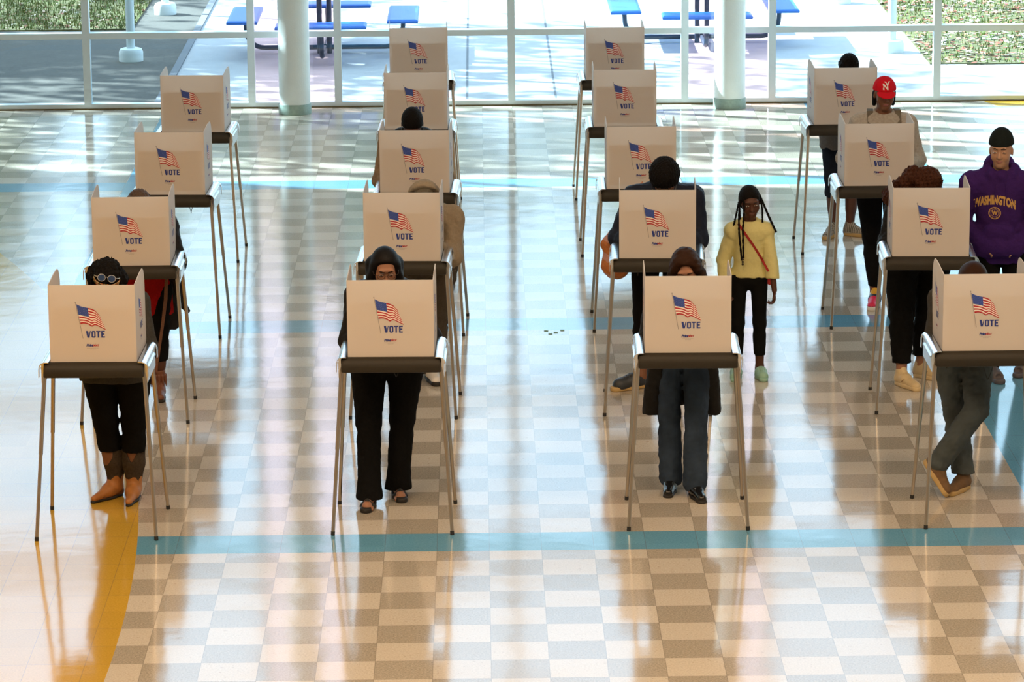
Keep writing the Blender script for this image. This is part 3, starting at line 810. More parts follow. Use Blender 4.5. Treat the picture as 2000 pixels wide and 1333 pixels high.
BL = {'1a': 'frontmost booth of far-left row, by the yellow floor, woman with sunglasses on her head behind', '1b': 'second booth of far-left row, just behind the curly-haired woman with sunglasses on her head', '1c': 'third booth of the far-left row, unattended, a cord loop hanging below its tray', '1d': 'rearmost booth of the far-left row, unattended, nearest the windows there', '2a': 'frontmost booth of second row from left, woman with long straight black hair behind', '2b': 'second booth of second row from left, person in hood and cap bent behind it', '2c': 'middle booth of second row from left, short-haired man in dark vest behind it', '2d': "fourth booth of second row from left, its VOTE partly hidden by a man's head", '2e': 'rearmost booth of second row from left, blue outdoor seat seen just above it', '3a': 'frontmost booth of third row from left, woman in dark coat and jeans behind it', '3b': 'second booth of third row from left, person with curly hair and navy jacket behind', '3c': 'middle booth of third row from left, its VOTE partly hidden by short curly hair', '3d': 'fourth booth of third row from left, unattended, second closest to the windows', '3e': 'rearmost booth of third row from left, closest to the window wall', '4a': 'frontmost booth of right row, cut by the frame edge, voter in grey jeans behind', '4b': 'second booth of right row, woman with long curly brown hair bent behind it', '4c': 'third booth of the right row, woman in a red cap behind it', '4d': 'rearmost booth of right row by the windows, parted dark hair showing above it'}
proto = None; BR = {}
for k, (x, y, a) in BO.items():
    o = booth_proto() if proto is None else copy_tree(proto)
    if proto is None: proto = o
    ar = math.radians(a); o.location = (x-.20*math.sin(ar), y+.20*math.cos(ar), 0); o.rotation_euler = (0, 0, ar)
    tag(o, BL[k], 'voting booth', 'white VOTE booths in four rows'); BR[k] = o
for k, cl in {'1a': [(-.16, .02, .012, .06)], '1c': [(.12, .02, .022, .10)], '1b': [(.1, .0, .02, .05)], '3a': [(.16, .02, .035, .07)], '4a': [(-.2, .0, .03, .07), (.04, -.05, .035, .13)], '2a': [(.02, .0, .03, .09)], '2b': [(.03, 0, .015, .07)], '3b': [(-.13, 0, .02, .08)], '1d': [(.1, 0, .02, .10)]}.items():
    for q in cl: cord(BR[k], *q)
m = MB()
for x, y, a in ((.43, 5.86, .3), (.50, 5.80, 1.2), (.46, 5.76, 2.), (.55, 5.87, .8)):
    m.box(x, x+.03, y, y+.035, .0005, .003)
tag(m.build('confetti_scraps', mat('green_scrap', (.25, .4, .28), .7)), 'tiny crumpled green and white scraps lying beside the middle blue floor stripe', 'litter', kind='stuff')

# ------------------------------------------------------------------ outside
M_CONC = mat('plaza_concrete', (.42, .42, .43), .85, noise=.12, nscale=3, bump=.2, bscale=30)
M_SOIL = mat('dark_asphalt', (.085, .08, .07), .9, noise=.35, nscale=25, bump=.3, bscale=60)
M_GRASS = mat('lawn_soil', (.10, .10, .035), .95, noise=.5, nscale=12)
M_JOINT = mat('joint', (.16, .17, .19), .9)
m = MB(); m.box(-3.33, 5.3, WY+.12, 60, -.1, -.006); tag(m.build('plaza', M_CONC), 'pale concrete plaza outside the window wall', 'pavement', kind='structure')
m = MB(); m.box(-40, -3.33, WY+.12, 60, -.1, -.012); tag(m.build('asphalt_strip', M_SOIL), 'dark paved ground outside left of the concrete plaza', 'pavement', kind='structure')
m = MB(); m.box(5.3, 40, WY+.12, 60, -.1, -.012); tag(m.build('side_pavement', M_CONC), 'pale paved ground outside right of the plaza', 'pavement', kind='structure')
m = MB()
for x in (-.155, .765): m.box(x-.012, x+.012, WY+.12, 60, -.006, -.004)
for x in (-3.33,): m.box(x-.05, x+.03, WY+.12, 60, -.006, .012, 0)
tag(m.build('trim_2', M_JOINT), kind='structure')
def lawn(name, x0, x1, y0, y1, label, lush, leafs, seed, shade_k=1.):
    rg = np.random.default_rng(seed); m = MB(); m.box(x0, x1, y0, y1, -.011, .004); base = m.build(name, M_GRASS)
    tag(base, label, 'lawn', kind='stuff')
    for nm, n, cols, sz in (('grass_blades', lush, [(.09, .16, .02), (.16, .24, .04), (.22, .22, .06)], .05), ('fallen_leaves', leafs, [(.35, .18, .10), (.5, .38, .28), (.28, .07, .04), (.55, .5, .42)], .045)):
        mm = MB(); ms = [mat('%s_%d' % (nm, i), tuple(v*shade_k for v in c), .8) for i, c in enumerate(cols)]  # shade is painted in here: blade and leaf colours scaled down
        for i in range(n):
            x, y = rg.uniform(x0, x1), rg.uniform(y0, y1); a = rg.uniform(0, 6.3); s = sz*rg.uniform(.6, 1.4)
            if nm == 'grass_blades':
                dx, dy = .008*math.cos(a), .008*math.sin(a); lx, ly = rg.uniform(-.02, .02, 2)
                mm.add([(x-dx, y-dy, .003), (x+dx, y+dy, .003), (x+lx, y+ly, .003+s)], [(0, 1, 2)], int(rg.integers(3)))
            else:
                c, q = math.cos(a)*s, math.sin(a)*s; t = rg.uniform(-.3, .5)*s
                mm.add([(x-c, y-q, .006), (x+q*.5, y-c*.5, .01+t*.3), (x+c, y+q, .008+abs(t)), (x-q*.5, y+c*.5, .012)], [(0, 1, 2, 3)], int(rg.integers(4)))
        me = bpy.data.meshes.new(nm); me.from_pydata(mm.v, [], mm.f); me.polygons.foreach_set('material_index', mm.m); link(nm, me, ms, base)
lawn('grass_lawn', -8.5, -4.12, 22.0, 25.5, 'shaded green grass with leaves outside beyond the left window panes', 9000, 900, 3, .55)  # last argument puts the left lawn's shade into its colours
lawn('grass_lawn', 4.9, 8.0, 18.7, 25.5, 'sunlit dry grass with fallen leaves outside at the right edge of the windows', 5000, 3000, 4)

M_WHITE = mat('white_paint', (.72, .78, .78), .5)
def pole(x, y, label):
    m = MB(); m.lathe([(.048, -.01), (.048, 3.6)], n=24); o = m.build('canopy_post', M_WHITE, None, True); o.location = (x, y, 0)
    tag(o, label, 'post', 'white canopy posts outside')
    m = MB(); m.lathe([(.135, -.01), (.135, .09), (.12, .125), (.09, .135), (.05, .137)], n=28); m.build('round_footing', M_WHITE, o, True)
pole(-3.9, 19.56, 'white outdoor post with round footing in the shade, nearer of the two at the left')
pole(-3.84, 23.35, 'white outdoor post with round footing in the shade, farther of the two at the left')
pole(4.59, 19.65, 'white outdoor post with round footing in full sun, nearer of the two at the right')
pole(4.43, 23.75, 'white outdoor post with round footing in full sun, at the top edge of the picture')
M_BLUE = mat('blue_coated_steel', (.012, .16, .62), .35, noise=.1); M_DK = mat('dark_blue_tube', (.02, .05, .09), .35)
def picnic(cx, cy, label, name='picnic_table'):
    r = empty(name, (cx, cy, 0), 0, label, 'picnic table', 'blue picnic tables with four attached seats')
    m = MB(); m.box(-.58, .58, -.58, .58, .72, .76); m.build('table_top', M_BLUE, r, False, .012)
    for sx, sy in ((-.06, 0), (.06, 0), (0, .06)):
        pass
    m = MB()
    for sx in (-.055, .055):
        m.tube([(sx, -.03, -.008), (sx, -.03, .72)], .03, 12)
    m.build('pedestal', M_DK, r, True)
    for a in range(4):
        c, s_ = math.cos(a*PI/2), math.sin(a*PI/2)
        def R_(x, y, z): return (x*c-y*s_, x*s_+y*c, z)
        hx, hy = .17, (.60 if a % 2 == 0 else .5)
        m = MB(); vs = []
        for z, e in ((.40, 0), (.425, .004), (.44, -.01), (.445, -.03)):
            for (x, y) in ((-1, -1), (1, -1), (1, 1), (-1, 1)): vs.append(R_(.89+x*(hx+e), y*(hy+e), z))
        fs = [(0, 3, 2, 1), (12, 13, 14, 15)]+[(i*4+k, i*4+(k+1) % 4, i*4+4+(k+1) % 4, i*4+4+k) for i in range(3) for k in range(4)]
        m.add(vs, fs); m.build('seat', M_BLUE, r)
        m = MB(); pts = [R_(.05, 0, .06)]
        for k in range(9):
            t = PI/2*k/8; pts.append(R_(.68+.20*math.sin(t), 0, .26-.20*math.cos(t)))
        pts.append(R_(.89, 0, .41)); m.tube(pts, .028, 10); m.build('seat_arm', M_DK, r, True)
picnic(-1.76, 20.0, 'blue picnic table with attached seats, the left one beyond the windows')
picnic(2.52, 20.55, 'blue picnic table with attached seats, the right one beyond the windows')

# trees whose crowns shade the plaza
M_BARK = mat('bark', (.10, .07, .05), .9, noise=.4, nscale=30, bump=.5, bscale=40)
def tree(x, y, h, cr, nleaf, label, seed, cols, cz=None, lsz=.16, group='trees beyond the plaza'):
    rg = np.random.default_rng(seed); r = empty('shade_tree', (x, y, 0), 0, label, 'tree', group)
    m = MB(); m.tube([(0, 0, -.05), (.05, .02, h*.3), (-.05, .05, h*.62), (.0, 0, h*.85)], [.2, .16, .11, .03], 12)
    cz = cz or h*.65; tips = []
    for k in range(12):
        a = rg.uniform(0, 6.3); z0 = h*rg.uniform(.3, .6); rr_ = cr*rg.uniform(.5, .9); z1 = cz+rg.uniform(-.25, .35)*h*.5
        e = V(rr_*math.cos(a), rr_*math.sin(a), z1); mid = V(e[0]*.45, e[1]*.45, (z0+z1)/2+.2)
        m.tube([(0, 0, z0), mid, e], [.07, .045, .012], 7); tips += [mid, e, (mid+e)/2]
    m.build('trunk', M_BARK, r, True)
    n = nleaf; cl = rg.integers(0, len(tips)*2, n)
    cent = np.array([tips[i % len(tips)]+rg.normal(size=3)*cr*.16 for i in range(len(tips)*2)])
    P = cent[cl]+rg.normal(size=(n, 3))*V(cr*.15, cr*.15, cr*.12)
    a = rg.normal(size=(n, 3)); a /= np.linalg.norm(a, axis=1)[:, None]; b = rg.normal(size=(n, 3)); b -= a*(a*b).sum(1)[:, None]; b /= np.linalg.norm(b, axis=1)[:, None]
    s = (lsz*rg.uniform(.6, 1.3, n))[:, None]
    vs = np.stack([P-a*s, P-b*s*.5, P+a*s, P+b*s*.5], 1).reshape(-1, 3)
    me = bpy.data.meshes.new('foliage'); me.vertices.add(len(vs)); me.vertices.foreach_set('co', vs.astype(np.float32).ravel())
    me.loops.add(4*n); me.loops.foreach_set('vertex_index', np.arange(4*n, dtype=np.int32)); me.polygons.add(n); me.polygons.foreach_set('loop_start', np.arange(0, 4*n, 4, dtype=np.int32))
    me.update(calc_edges=True)
    link('foliage', me, [mat('leaf_%d_%d' % (seed, i), c, .7) for i, c in enumerate(cols)], r); me.polygons.foreach_set('material_index', rg.integers(0, len(cols), n).astype(np.int32))
GR = [(.10, .16, .03), (.17, .22, .05), (.24, .24, .08)]
AUT = [(.22, .20, .05), (.30, .22, .07), (.16, .18, .04)]
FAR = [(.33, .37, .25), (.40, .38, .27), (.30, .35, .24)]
tree(-10.6, 23.0, 10.5, 2.9, 3100, 'leafy tree out to the left of the plaza, nearest the lawn', 21, GR, cz=7.5)
tree(-16.2, 24.6, 11.5, 3.0, 3000, 'tall leafy tree out to the left behind the nearest one', 22, GR, cz=8.0)
tree(-15.2, 17.9, 9.5, 2.4, 2200, 'leafy tree out to the far left close to the glass', 23, AUT, cz=7.0)
tree(-12.5, 31.0, 10.5, 3.0, 2600, 'tree out to the left beyond the lawn', 24, AUT, cz=7.0)
tree(-21.5, 26.0, 11.0, 3.2, 4200, 'large tree out at the far left back of the lawn', 25, GR, cz=7.5)
tree(-9.9, 17.9, 9.0, 1.9, 1700, 'slender leafy tree out at the left just beyond the glass', 26, GR, cz=6.8)
tree(-21.0, 19.5, 11.0, 3.0, 3600, 'broad leafy tree at the far left beyond the building corner', 27, AUT, cz=7.5)
tree(-18.0, 31.0, 10.5, 3.0, 4500, 'dense tree shading the lawn from the far left', 28, GR, cz=7.0)
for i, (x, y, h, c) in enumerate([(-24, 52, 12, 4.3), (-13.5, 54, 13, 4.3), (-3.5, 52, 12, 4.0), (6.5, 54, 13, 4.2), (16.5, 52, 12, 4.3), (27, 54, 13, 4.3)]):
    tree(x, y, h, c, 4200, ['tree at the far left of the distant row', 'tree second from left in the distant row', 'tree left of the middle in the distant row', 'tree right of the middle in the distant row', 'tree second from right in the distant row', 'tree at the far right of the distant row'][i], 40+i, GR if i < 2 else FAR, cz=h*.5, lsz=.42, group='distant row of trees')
# ------------------------------------------------------------------ cloth and hair colours
def cloth(name, c, **k):
    a = dict(rough=.92, noise=.22, nscale=90, bump=.2, bscale=260, spec=.08); a.update(k); return mat(name, c, **a)
BLACK = cloth('black_knit', (.007, .007, .0075)); CHAR = cloth('charcoal_knit', (.05, .048, .045), noise=.35)
JKT = cloth('black_jacket', (.011, .010, .010), rough=.6, spec=.2); NAVY = cloth('navy_jacket', (.010, .014, .032), rough=.6, spec=.2)
JEAN = cloth('dark_blue_denim', (.040, .060, .095), noise=.75, nscale=6); JEAN2 = cloth('washed_grey_denim', (.085, .10, .105), noise=.5, nscale=7)
TAUPE = cloth('taupe_pinstripe', (.085, .07, .055)); BEIGE = cloth('beige_fleece', (.30, .24, .17)); CAPG = cloth('grey_cap_cloth', (.13, .115, .09))
YEL = cloth('yellow_sweatshirt', (.72, .66, .30), noise=.08); GREYK = cloth('oatmeal_knit', (.40, .36, .31), noise=.35, nscale=60); VESTG = cloth('grey_vest_straps', (.16, .14, .11))
PURP = cloth('purple_fleece', (.045, .016, .115), noise=.25); GOLDP = cloth('gold_print', (.62, .36, .12), noise=.08); BEAN = cloth('black_beanie_knit', (.012, .016, .016)); REDC = cloth('red_cap_cloth', (.62, .012, .025), noise=.06)
GSHIRT = cloth('grey_shirt', (.17, .15, .14)); NLEG = cloth('navy_leggings', (.012, .018, .03)); REDK = cloth('red_knit', (.35, .008, .008), noise=.4); PLAID = cloth('tan_plaid', (.28, .2, .13), noise=.5, nscale=30)
LEA = mat('tan_leather', (.40, .16, .04), .5, noise=.3, nscale=30); LEAS = mat('brown_boot_shaft', (.055, .042, .030), .85, spec=.1, noise=.5, nscale=80, bump=.4); SOLB = mat('black_sole', (.012, .010, .009), .6)
BLEA = mat('black_polished_leather', (.008, .008, .009), .16); BROL = mat('brown_leather', (.16, .055, .025), .5, noise=.3); CREAM = mat('cream_leather', (.62, .48, .27), .5, noise=.12); TANS = mat('tan_sole', (.50, .34, .14), .7)
SUED = mat('brown_suede', (.17, .095, .045), .85, noise=.4); MINT = mat('mint_foam', (.30, .52, .42), .6, noise=.05); WHS = mat('white_sole', (.75, .74, .72), .6); NAVF = mat('navy_foam', (.03, .035, .045), .5, noise=.3)
STRP = mat('grey_striped_canvas', (.36, .33, .28), .8, noise=.4, nscale=50); MULTI = mat('multicolour_upper', (.04, .05, .08), .5, noise=.5, nscale=20); PINK = mat('hot_pink_panel', (.75, .02, .10), .5)
GREYR = mat('grey_rubber', (.09, .08, .09), .6)
H_BLK = mat('black_hair', (.006, .005, .005), .5, spec=.12, noise=.4, nscale=120, bump=.2, bscale=260, stretch=(1, 1, .25)); H_CURL = mat('black_curly_hair', (.006, .005, .005), .75, spec=.12, noise=.5, nscale=90, bump=.8, bscale=110)
H_DKB = mat('dark_brown_hair', (.030, .012, .006), .55, spec=.1, noise=.5, nscale=150, bump=.4, bscale=200, stretch=(3, 3, .4)); H_AUB = mat('auburn_curls', (.055, .018, .009), .65, spec=.15, noise=.6, nscale=80, bump=.8, bscale=90)
H_BRN = mat('brown_curls', (.075, .042, .025), .7, noise=.6, nscale=80, bump=.8, bscale=100)
METW = mat('pale_metal', (.8, .75, .65), .3, .8); LENS = mat('blue_dark_lens', (.02, .05, .14), .08, coat=.5); FRAME_B = mat('thin_dark_frame', (.03, .02, .015), .3)
B1, B2, B3, B4, B5 = ('deep', (.085, .032, .018)), ('brown', (.20, .085, .045)), ('medium', (.33, .16, .095)), ('light', (.50, .28, .18)), ('tan', (.44, .25, .16))
CURLN = [(.006, .030, 1), (.004, .016, 2)]
def ring(mb, c, ax, up, rx, ry, r, n=22, mi=0):
    mb.tube([c+ax*rx*math.cos(2*PI*i/n)+up*ry*math.sin(2*PI*i/n) for i in range(n+1)], r, 6, mi, False)
def glasses(p, u=.008, f=.102, lens=None, frame=FRAME_B, r=.021, drop=0., name='glasses', fr=.0016):
    q = p.hs; m = MB(); ax, fd, up = p.hm; l = MB()
    if drop:
        t_ = math.radians(drop); fd, up = fd*math.cos(t_)+up*math.sin(t_), up*math.cos(t_)-fd*math.sin(t_)
        o0 = p.hp(0, f, u); hp = lambda x, ff, uu: o0+(ax*x+fd*(ff-f)+up*(uu-u))*q
    else: hp = p.hp
    for x in (-1, 1):
        c = hp(x*.032, f, u); ring(m, c, ax, up, r*1.1*q, r*q, fr)
        if lens:
            n = 20; l.add([c+(ax*1.08*math.cos(2*PI*i/n)+up*math.sin(2*PI*i/n))*r*.95*q+fd*.001 for i in range(n)], [tuple(range(n))])
            l.add([c+(ax*1.08*math.cos(2*PI*i/n)+up*math.sin(2*PI*i/n))*r*.95*q-fd*.001 for i in range(n)], [tuple(range(n))[::-1]])
        m.tube([hp(x*(.032+r*1.1), f, u+.004), hp(x*.078, f-.02, u+.006), hp(x*.083, f-.09, u+.004)], fr, 6)
    m.tube([hp(-.032+r, f, u+.003), hp(0, f+.005, u+.008), hp(.032-r, f, u+.003)], fr, 6)
    o = m.build(name, frame, p.root, True)
    if lens: l.build('lens', lens, o)
    return o
def shoes(p, m, sole, style, names='shoe', **k):
    return [p.shoe(i, m, sole, style, name=names, **k) for i in (0, 1)]
GP = 'people voting and waiting in the hall'

# 1 --- front left
p = Person('p', 'woman with black curls, sunglasses on her head, floral headband and tan cowboy boots', -2.265, 1.42, 1.64, 1.28, lean=24, neck=50, nod=48, tilt=12, turn=-6,
    ankles=[(-2.295, 1.46), (-2.175, 1.42)], wrists=[(-2.40, 1.0, 1.085), (-2.17, 1.02, 1.085)], toes=[(-.62, -.78, 0), (-.1, -1, 0)], skin_col=B2, fine=.0055, group=GP)
p.body(); p.top('sweater', CHAR, .016, hem=.14, hemo=.03); p.trousers('trousers', BLACK, .012, .014, hem=.30, r3=.045)
shoes(p, [LEA, LEAS], SOLB, 'boot', 'cowboy_boot', L=.29)
for c in p.root.children:
    if c.name.startswith('cowboy_boot'):
        a = p.ank[0] if abs(c.data.vertices[0].co.x-p.ank[0][0]) < abs(c.data.vertices[0].co.x-p.ank[1][0]) else p.ank[1]
        recolor(c.data, lambda q: ((q[:, 2] > .115+.03*np.abs(np.sin((q[:, 0]+q[:, 1])*45)))).astype(int))
def ex(d):
    for i in range(16):
        a = 2*PI*i/16; d.el(p.hp(.085*math.cos(a), -.03+.05*math.sin(a), -.01+.035*math.sin(a*2)), V(.04, .04, .045), None, .02)
    for x in (-1, 1): d.rc(p.hp(x*.08, -.01, 0), p.hp(x*.085, -.03, -.12), .04, .03, .03)
p.hair(H_CURL, ex, .012, noise=[(.009, .034, 1), (.005, .015, 2)], line=.012)
glasses(p, .128, .060, LENS, METW, .022, drop=55, name='sunglasses', fr=.0022)
m = MB(); pts = []; nn = []
for i in range(17):
    a = math.radians(-70+140*i/16); pts.append(p.hp(.086*math.sin(a), .0+.090*math.cos(a), .088-.03*abs(math.sin(a)))); nn.append(p.hm[0]*math.sin(a)+p.hm[1]*math.cos(a))
hb = strip('headband', pts, .034, nn, [mat('headband_yellow', (.72, .55, .28), .8), mat('headband_green', (.05, .10, .03), .8), mat('headband_orange', (.6, .15, .03), .8)], p.root, .004)
sub = bmesh.new(); sub.from_mesh(hb.data); bmesh.ops.subdivide_edges(sub, edges=sub.edges[:], cuts=2, use_grid_fill=True); sub.to_mesh(hb.data); sub.free()
recolor(hb.data, lambda q: (np.abs(np.floor(3*(np.sin(q[:, 0]*130)*np.sin(q[:, 2]*170+1)+np.sin(q[:, 0]*57+2)))) % 3).astype(int))

# 2 --- front, second row
p = Person('p', 'woman with long straight black hair and glasses in black flared trousers and sandals', -.605, 1.42, 1.67, 1.30, lean=22, neck=42, nod=24, turn=6,
    ankles=[(-.725, 1.20), (-.555, 1.42)], wrists=[(-.70, 1.0, 1.085), (-.44, 1.02, 1.085)], toes=[(-.1, -1, 0), (.15, -1, 0)], skin_col=B3, fine=.005, group=GP)
p.bare = True; p.body(); p.top('jacket', JKT, .024, hem=.06, hemo=.02, so=.022, folds=.006); p.trousers('flared_trousers', BLACK, .012, .018, hem=.045, flare=.088)
shoes(p, SOLB, SOLB, 'sandal', 'sandal', L=.26)
def ex(d):
    for x in (-1, 1):
        a = p.hp(x*.062, .02, .03); b = p.hp(x*.083, .022, -.06)
        d.rc(a, b, .03, .028, .03); d.rc(b, b+V(x*.02, .0, -.20), .030, .026, .02); d.rc(p.hp(x*.075, -.05, .0), p.hp(x*.08, -.04, -.05)+V(0, .04, -.24), .045, .03, .03)
p.hair(H_BLK, ex, .006, line=.004, slope=.8); glasses(p)

# 3 --- front, third row
p = Person('p', 'woman with dark wavy hair in a long black coat, dark jeans and black shoes', 1.195, 1.47, 1.66, 1.0, lean=26, neck=46, nod=26, turn=-4, tilt=-6,
    ankles=[(1.125, 1.47), (1.265, 1.33)], wrists=[(1.08, 1.0, 1.085), (1.31, 1.0, 1.085)], toes=[(-.15, -1, 0), (.2, -1, 0)], skin_col=B3, fine=.005, group=GP)
p.body()
p.trousers('jeans', JEAN, .012, .022, hem=.035, r3=.052, folds=.005)
def ex(d):
    for x, zz, yy in ((-1, .50, 1.50), (1, .485, 1.50)):
        d.rc(V(1.195+x*.13, 1.40, 1.0), V(1.195+x*.185, yy, .50), .065, .060, .04); d.rc(V(1.195+x*.11, 1.52, 1.0), V(1.195+x*.15, 1.62, .53), .08, .07, .05)
    d.rc(V(1.195, 1.56, 1.0), V(1.195, 1.66, .55), .07, .06, .05)
    d.rc(V(1.195, 1.26, 1.02), V(1.195, 1.38, .3), .10, .10, .02, None, True); d.rc(V(1.195, 1.36, .8), V(1.195, 1.42, .3), .12, .15, .02, None, True)
p.top('long_coat', JKT, .024, hem=.47*0+.43, so=.020, extra=ex, folds=.005, hemo=-.03)
m = MB()
for z in (.72, .9): c = V(1.12, 1.318, z); m.lathe([(.011, 0), (.011, .004), (.004, .006)], n=12)
shoes(p, BLEA, SOLB, 'dress', 'black_shoe', L=.27)
def ex(d):
    for x in (-1, 1):
        a = p.hp(x*.066, .015, .03); b = p.hp(x*.086, .0, -.05); d.rc(a, b, .034, .032, .03); d.rc(b, b+V(x*.02, .03, -.14), .034, .028, .03)
        d.rc(p.hp(x*.05, .035, .085), p.hp(x*.074, .055, .02), .024, .016, .03)
    d.rc(p.hp(-.03, .05, .1), p.hp(-.07, .065, .04), .018, .014, .03)
p.hair(H_DKB, ex, .012, line=.006, noise=[(.003, .05, 4)], slope=.75)

# 4 --- front right
p = Person('p', 'voter with parted brown hair in washed grey jeans, ankles crossed in brown trainers', 2.905, 1.45, 1.64, 1.05, lean=31, neck=62, nod=72, turn=0,
    ankles=[(2.925, 1.42), (2.755, 1.27, .215)], wrists=[(2.82, 1.02, 1.085), (3.06, 1.02, 1.085)], toes=[(-.55, -.83, 0), (0, -1, 0)], skin_col=B4, kneeh=[V(-.1, -1, 0), V(.75, -1, 0)], fine=.0055, group=GP)
f = nrm(V(.44, -.30, -.70)); u = nrm(V(.75, -.2, .5)); u = nrm(u-f*(u@f)); p.fdir = {1: (f, u)}
p.body(); p.top('dark_top', CHAR, .02, hem=.0, hemo=.02); p.trousers('jeans', JEAN2, .016, .018, hem=.105, nocut=False, r3=.050, folds=.006, h=.0065)
p.shoe(0, SUED, TANS, 'sneaker', name='trainer', L=.28)
sd_ = np.cross(u, f); o_ = p.ank[1]-f*.055-u*.085
p.shoe(1, SUED, TANS, 'sneaker', name='trainer', L=.28, M=Matrix(((f[0], sd_[0], u[0], o_[0]), (f[1], sd_[1], u[1], o_[1]), (f[2], sd_[2], u[2], o_[2]), (0, 0, 0, 1))))
def ex(d):
    for x in (-1, 1): d.rc(p.hp(x*.06, .0, .04), p.hp(x*.082, .02, -.06), .035, .03, .03)
    d.rc(p.hp(0, .09, .10), p.hp(0, -.06, .135), .003, .003, .006, None, True)
p.hair(H_DKB, ex, .008, line=.035, slope=.7)

# 5 --- second row, hooded
p = Person('p', 'person in beige hooded top and grey cap bent over the second booth, white trainers', -.41, 4.34, 1.63, 1.18, lean=37, neck=60, nod=62, female=False,
    ankles=[(-.60, 4.40), (-.385, 4.42)], wrists=[(-.64, 3.86, 1.085), (-.36, 3.84, 1.085)], skin_col=B2, fine=.006, group=GP)
p.body(hi=False); p.top('hooded_top', BEIGE, .030, hem=.10, hemo=.03, so=.026, folds=.007); p.trousers('pinstripe_trousers', TAUPE, .03, .032, hem=.05, r3=.055, folds=.006)
shoes(p, WHS, SOLB, 'sneaker', 'trainer', L=.29)
d = SDF(); M = p.hm; d.el(p.hp(0, -.025, .02), V(.115, .125, .135), M, .01); d.el(p.hp(0, .055, .035), V(.096, .12, .118), M, .01, True); d.el(p.hp(0, .0, .0), V(.098, .105, .125), M, .01, True); d.cut(M[1]+M[2]*.35, p.hp(0, -.035, .04), .01); d.noise.append((.004, .06, 2)); d.rc(p.N-p.R*.05, p.N+p.R*.05, .065, None, .03)
link('hood', d.mesh('hood', .006), BEIGE, p.root)
def cap(p, m, brim=True, brimlen=.075, name='cap', grow=0.):
    d = SDF(); M = p.hm; q = p.hs
    d.el(p.hp(0, -.012, .036), V(.086+grow, .104+grow, .098+grow)*q, M, .01); d.cut(-M[2]+M[1]*.12, p.hp(0, 0, .034), .004); d.noise.append((.0015, .05, 3))
    if brim:
        e = SDF(); e.el(p.hp(0, .085, .034), V(.072, .040+brimlen*.75, .012)*q, frame(M[1]*.97-M[2]*(.34 if brimlen < .055 else .22), M[2]), .0); e.cut(-M[1], p.hp(0, .072, .03), .0)
    d.el(p.hp(0, -.012, .133+grow), V(.008, .008, .005)*q, M, .002)
    o = link(name, d.mesh(name, .004), m, p.root)
    if brim: link('brim', e.mesh('brim', .0035), m, o)
    return o
cap(p, CAPG, True, .05); p.hair(H_BLK, None, -.003, line=-.01, name='hair')

# 6 --- second row, middle
p = Person('p', 'man with short black hair in dark vest over tan plaid sleeves, bent over middle booth', -.53, 6.72, 1.68, 1.08, lean=24, neck=52, nod=50, female=False,
    ankles=[(-.62, 6.70), (-.42, 6.74)], wrists=[(-.66, 6.28, 1.085), (-.38, 6.26, 1.085)], skin_col=B1, fine=.006, group=GP)
p.body(); p.top('plaid_shirt', PLAID, .014); p.trousers('trousers', BLACK, .014, .02, hem=.05, r3=.05)
d = SDF(); p.torso(d, .032, .05); d.cut((0, 0, -1), (0, 0, p.P[2]-.04)); d.rc(p.N-p.R*.09, p.N+p.R*.09, .05, None, .03); d.el(p.N+(p.H-p.N)*.25+p.F*.03, V(.072, .085, .06), None, .01, True)
for i in (0, 1): d.cut((p.sh[i]-p.N)/np.linalg.norm(p.sh[i]-p.N), p.sh[i]+(p.sh[i]-p.N)*.1, .01)
link('vest', d.mesh('vest', .007), JKT, p.root)
shoes(p, SOLB, SOLB, 'sneaker', 'trainer', L=.29); p.hair(H_CURL, None, -.002, line=.035, noise=[(.002, .02, 1)]); glasses(p, .004)

# 7 --- far-left row, second booth
p = Person('p', 'person with short brown curls, black coat over red knit and brown fringed ankle boots', -2.32, 4.12, 1.58, 1.12, lean=27, neck=55, nod=58,
    ankles=[(-2.40, 4.02), (-2.245, 3.99)], wrists=[(-2.46, 3.72, 1.085), (-2.2, 3.72, 1.085)], skin_col=B1, fine=.006, group=GP, toes=[(-.1, -1, 0), (.15, -1, 0)])
p.body(); p.top('red_knit', REDK, .016, hem=.30, hemo=.02)
def ex(d):
    for x in (-1, 1): d.rc(V(-2.32+x*.11, 4.10, .95), V(-2.32+x*.16, 4.14, .50), .07, .065, .04)
    d.rc(V(-2.32, 4.22, .95), V(-2.32, 4.30, .48), .10, .11, .05); d.rc(V(-2.14, 4.05, .98), V(-2.075, 4.02, .66), .04, .03, .03); d.rc(V(-2.075, 4.02, .66), V(-2.04, 4.0, .60), .03, .018, .02)
    d.rc(V(-2.36, 3.98, 1.0), V(-2.36, 3.98, .4), .055, .055, .02, None, True)
p.top('black_coat', JKT, .030, hem=.42, hemo=-.02, extra=ex, folds=.006); p.trousers('leggings', BLACK, .012, .012, hem=.25)
shoes(p, BROL, SOLB, 'ankleboot', 'fringed_boot', L=.26)
p.hair(H_BRN, None, .006, line=.03, noise=CURLN)
r = empty('braided_strap', (0, 0, 0), 0, 'brown braided leather strap hanging beside the black coat at far-left booth', 'strap')
strip('braid', [(-2.165, 3.93, .86), (-2.175, 3.93, .70), (-2.205, 3.93, .5), (-2.24, 3.93, .3), (-2.255, 3.93, .24)], [.022, .024, .020, .020, .024], V(0, -1, 0), mat('braided_leather', (.16, .07, .04), .6, noise=.5, nscale=150), r, .006)
strip('leather_tab', [(-2.255, 3.927, .245), (-2.265, 3.927, .19)], [.028, .036], V(0, -1, 0), BROL, r, .006)

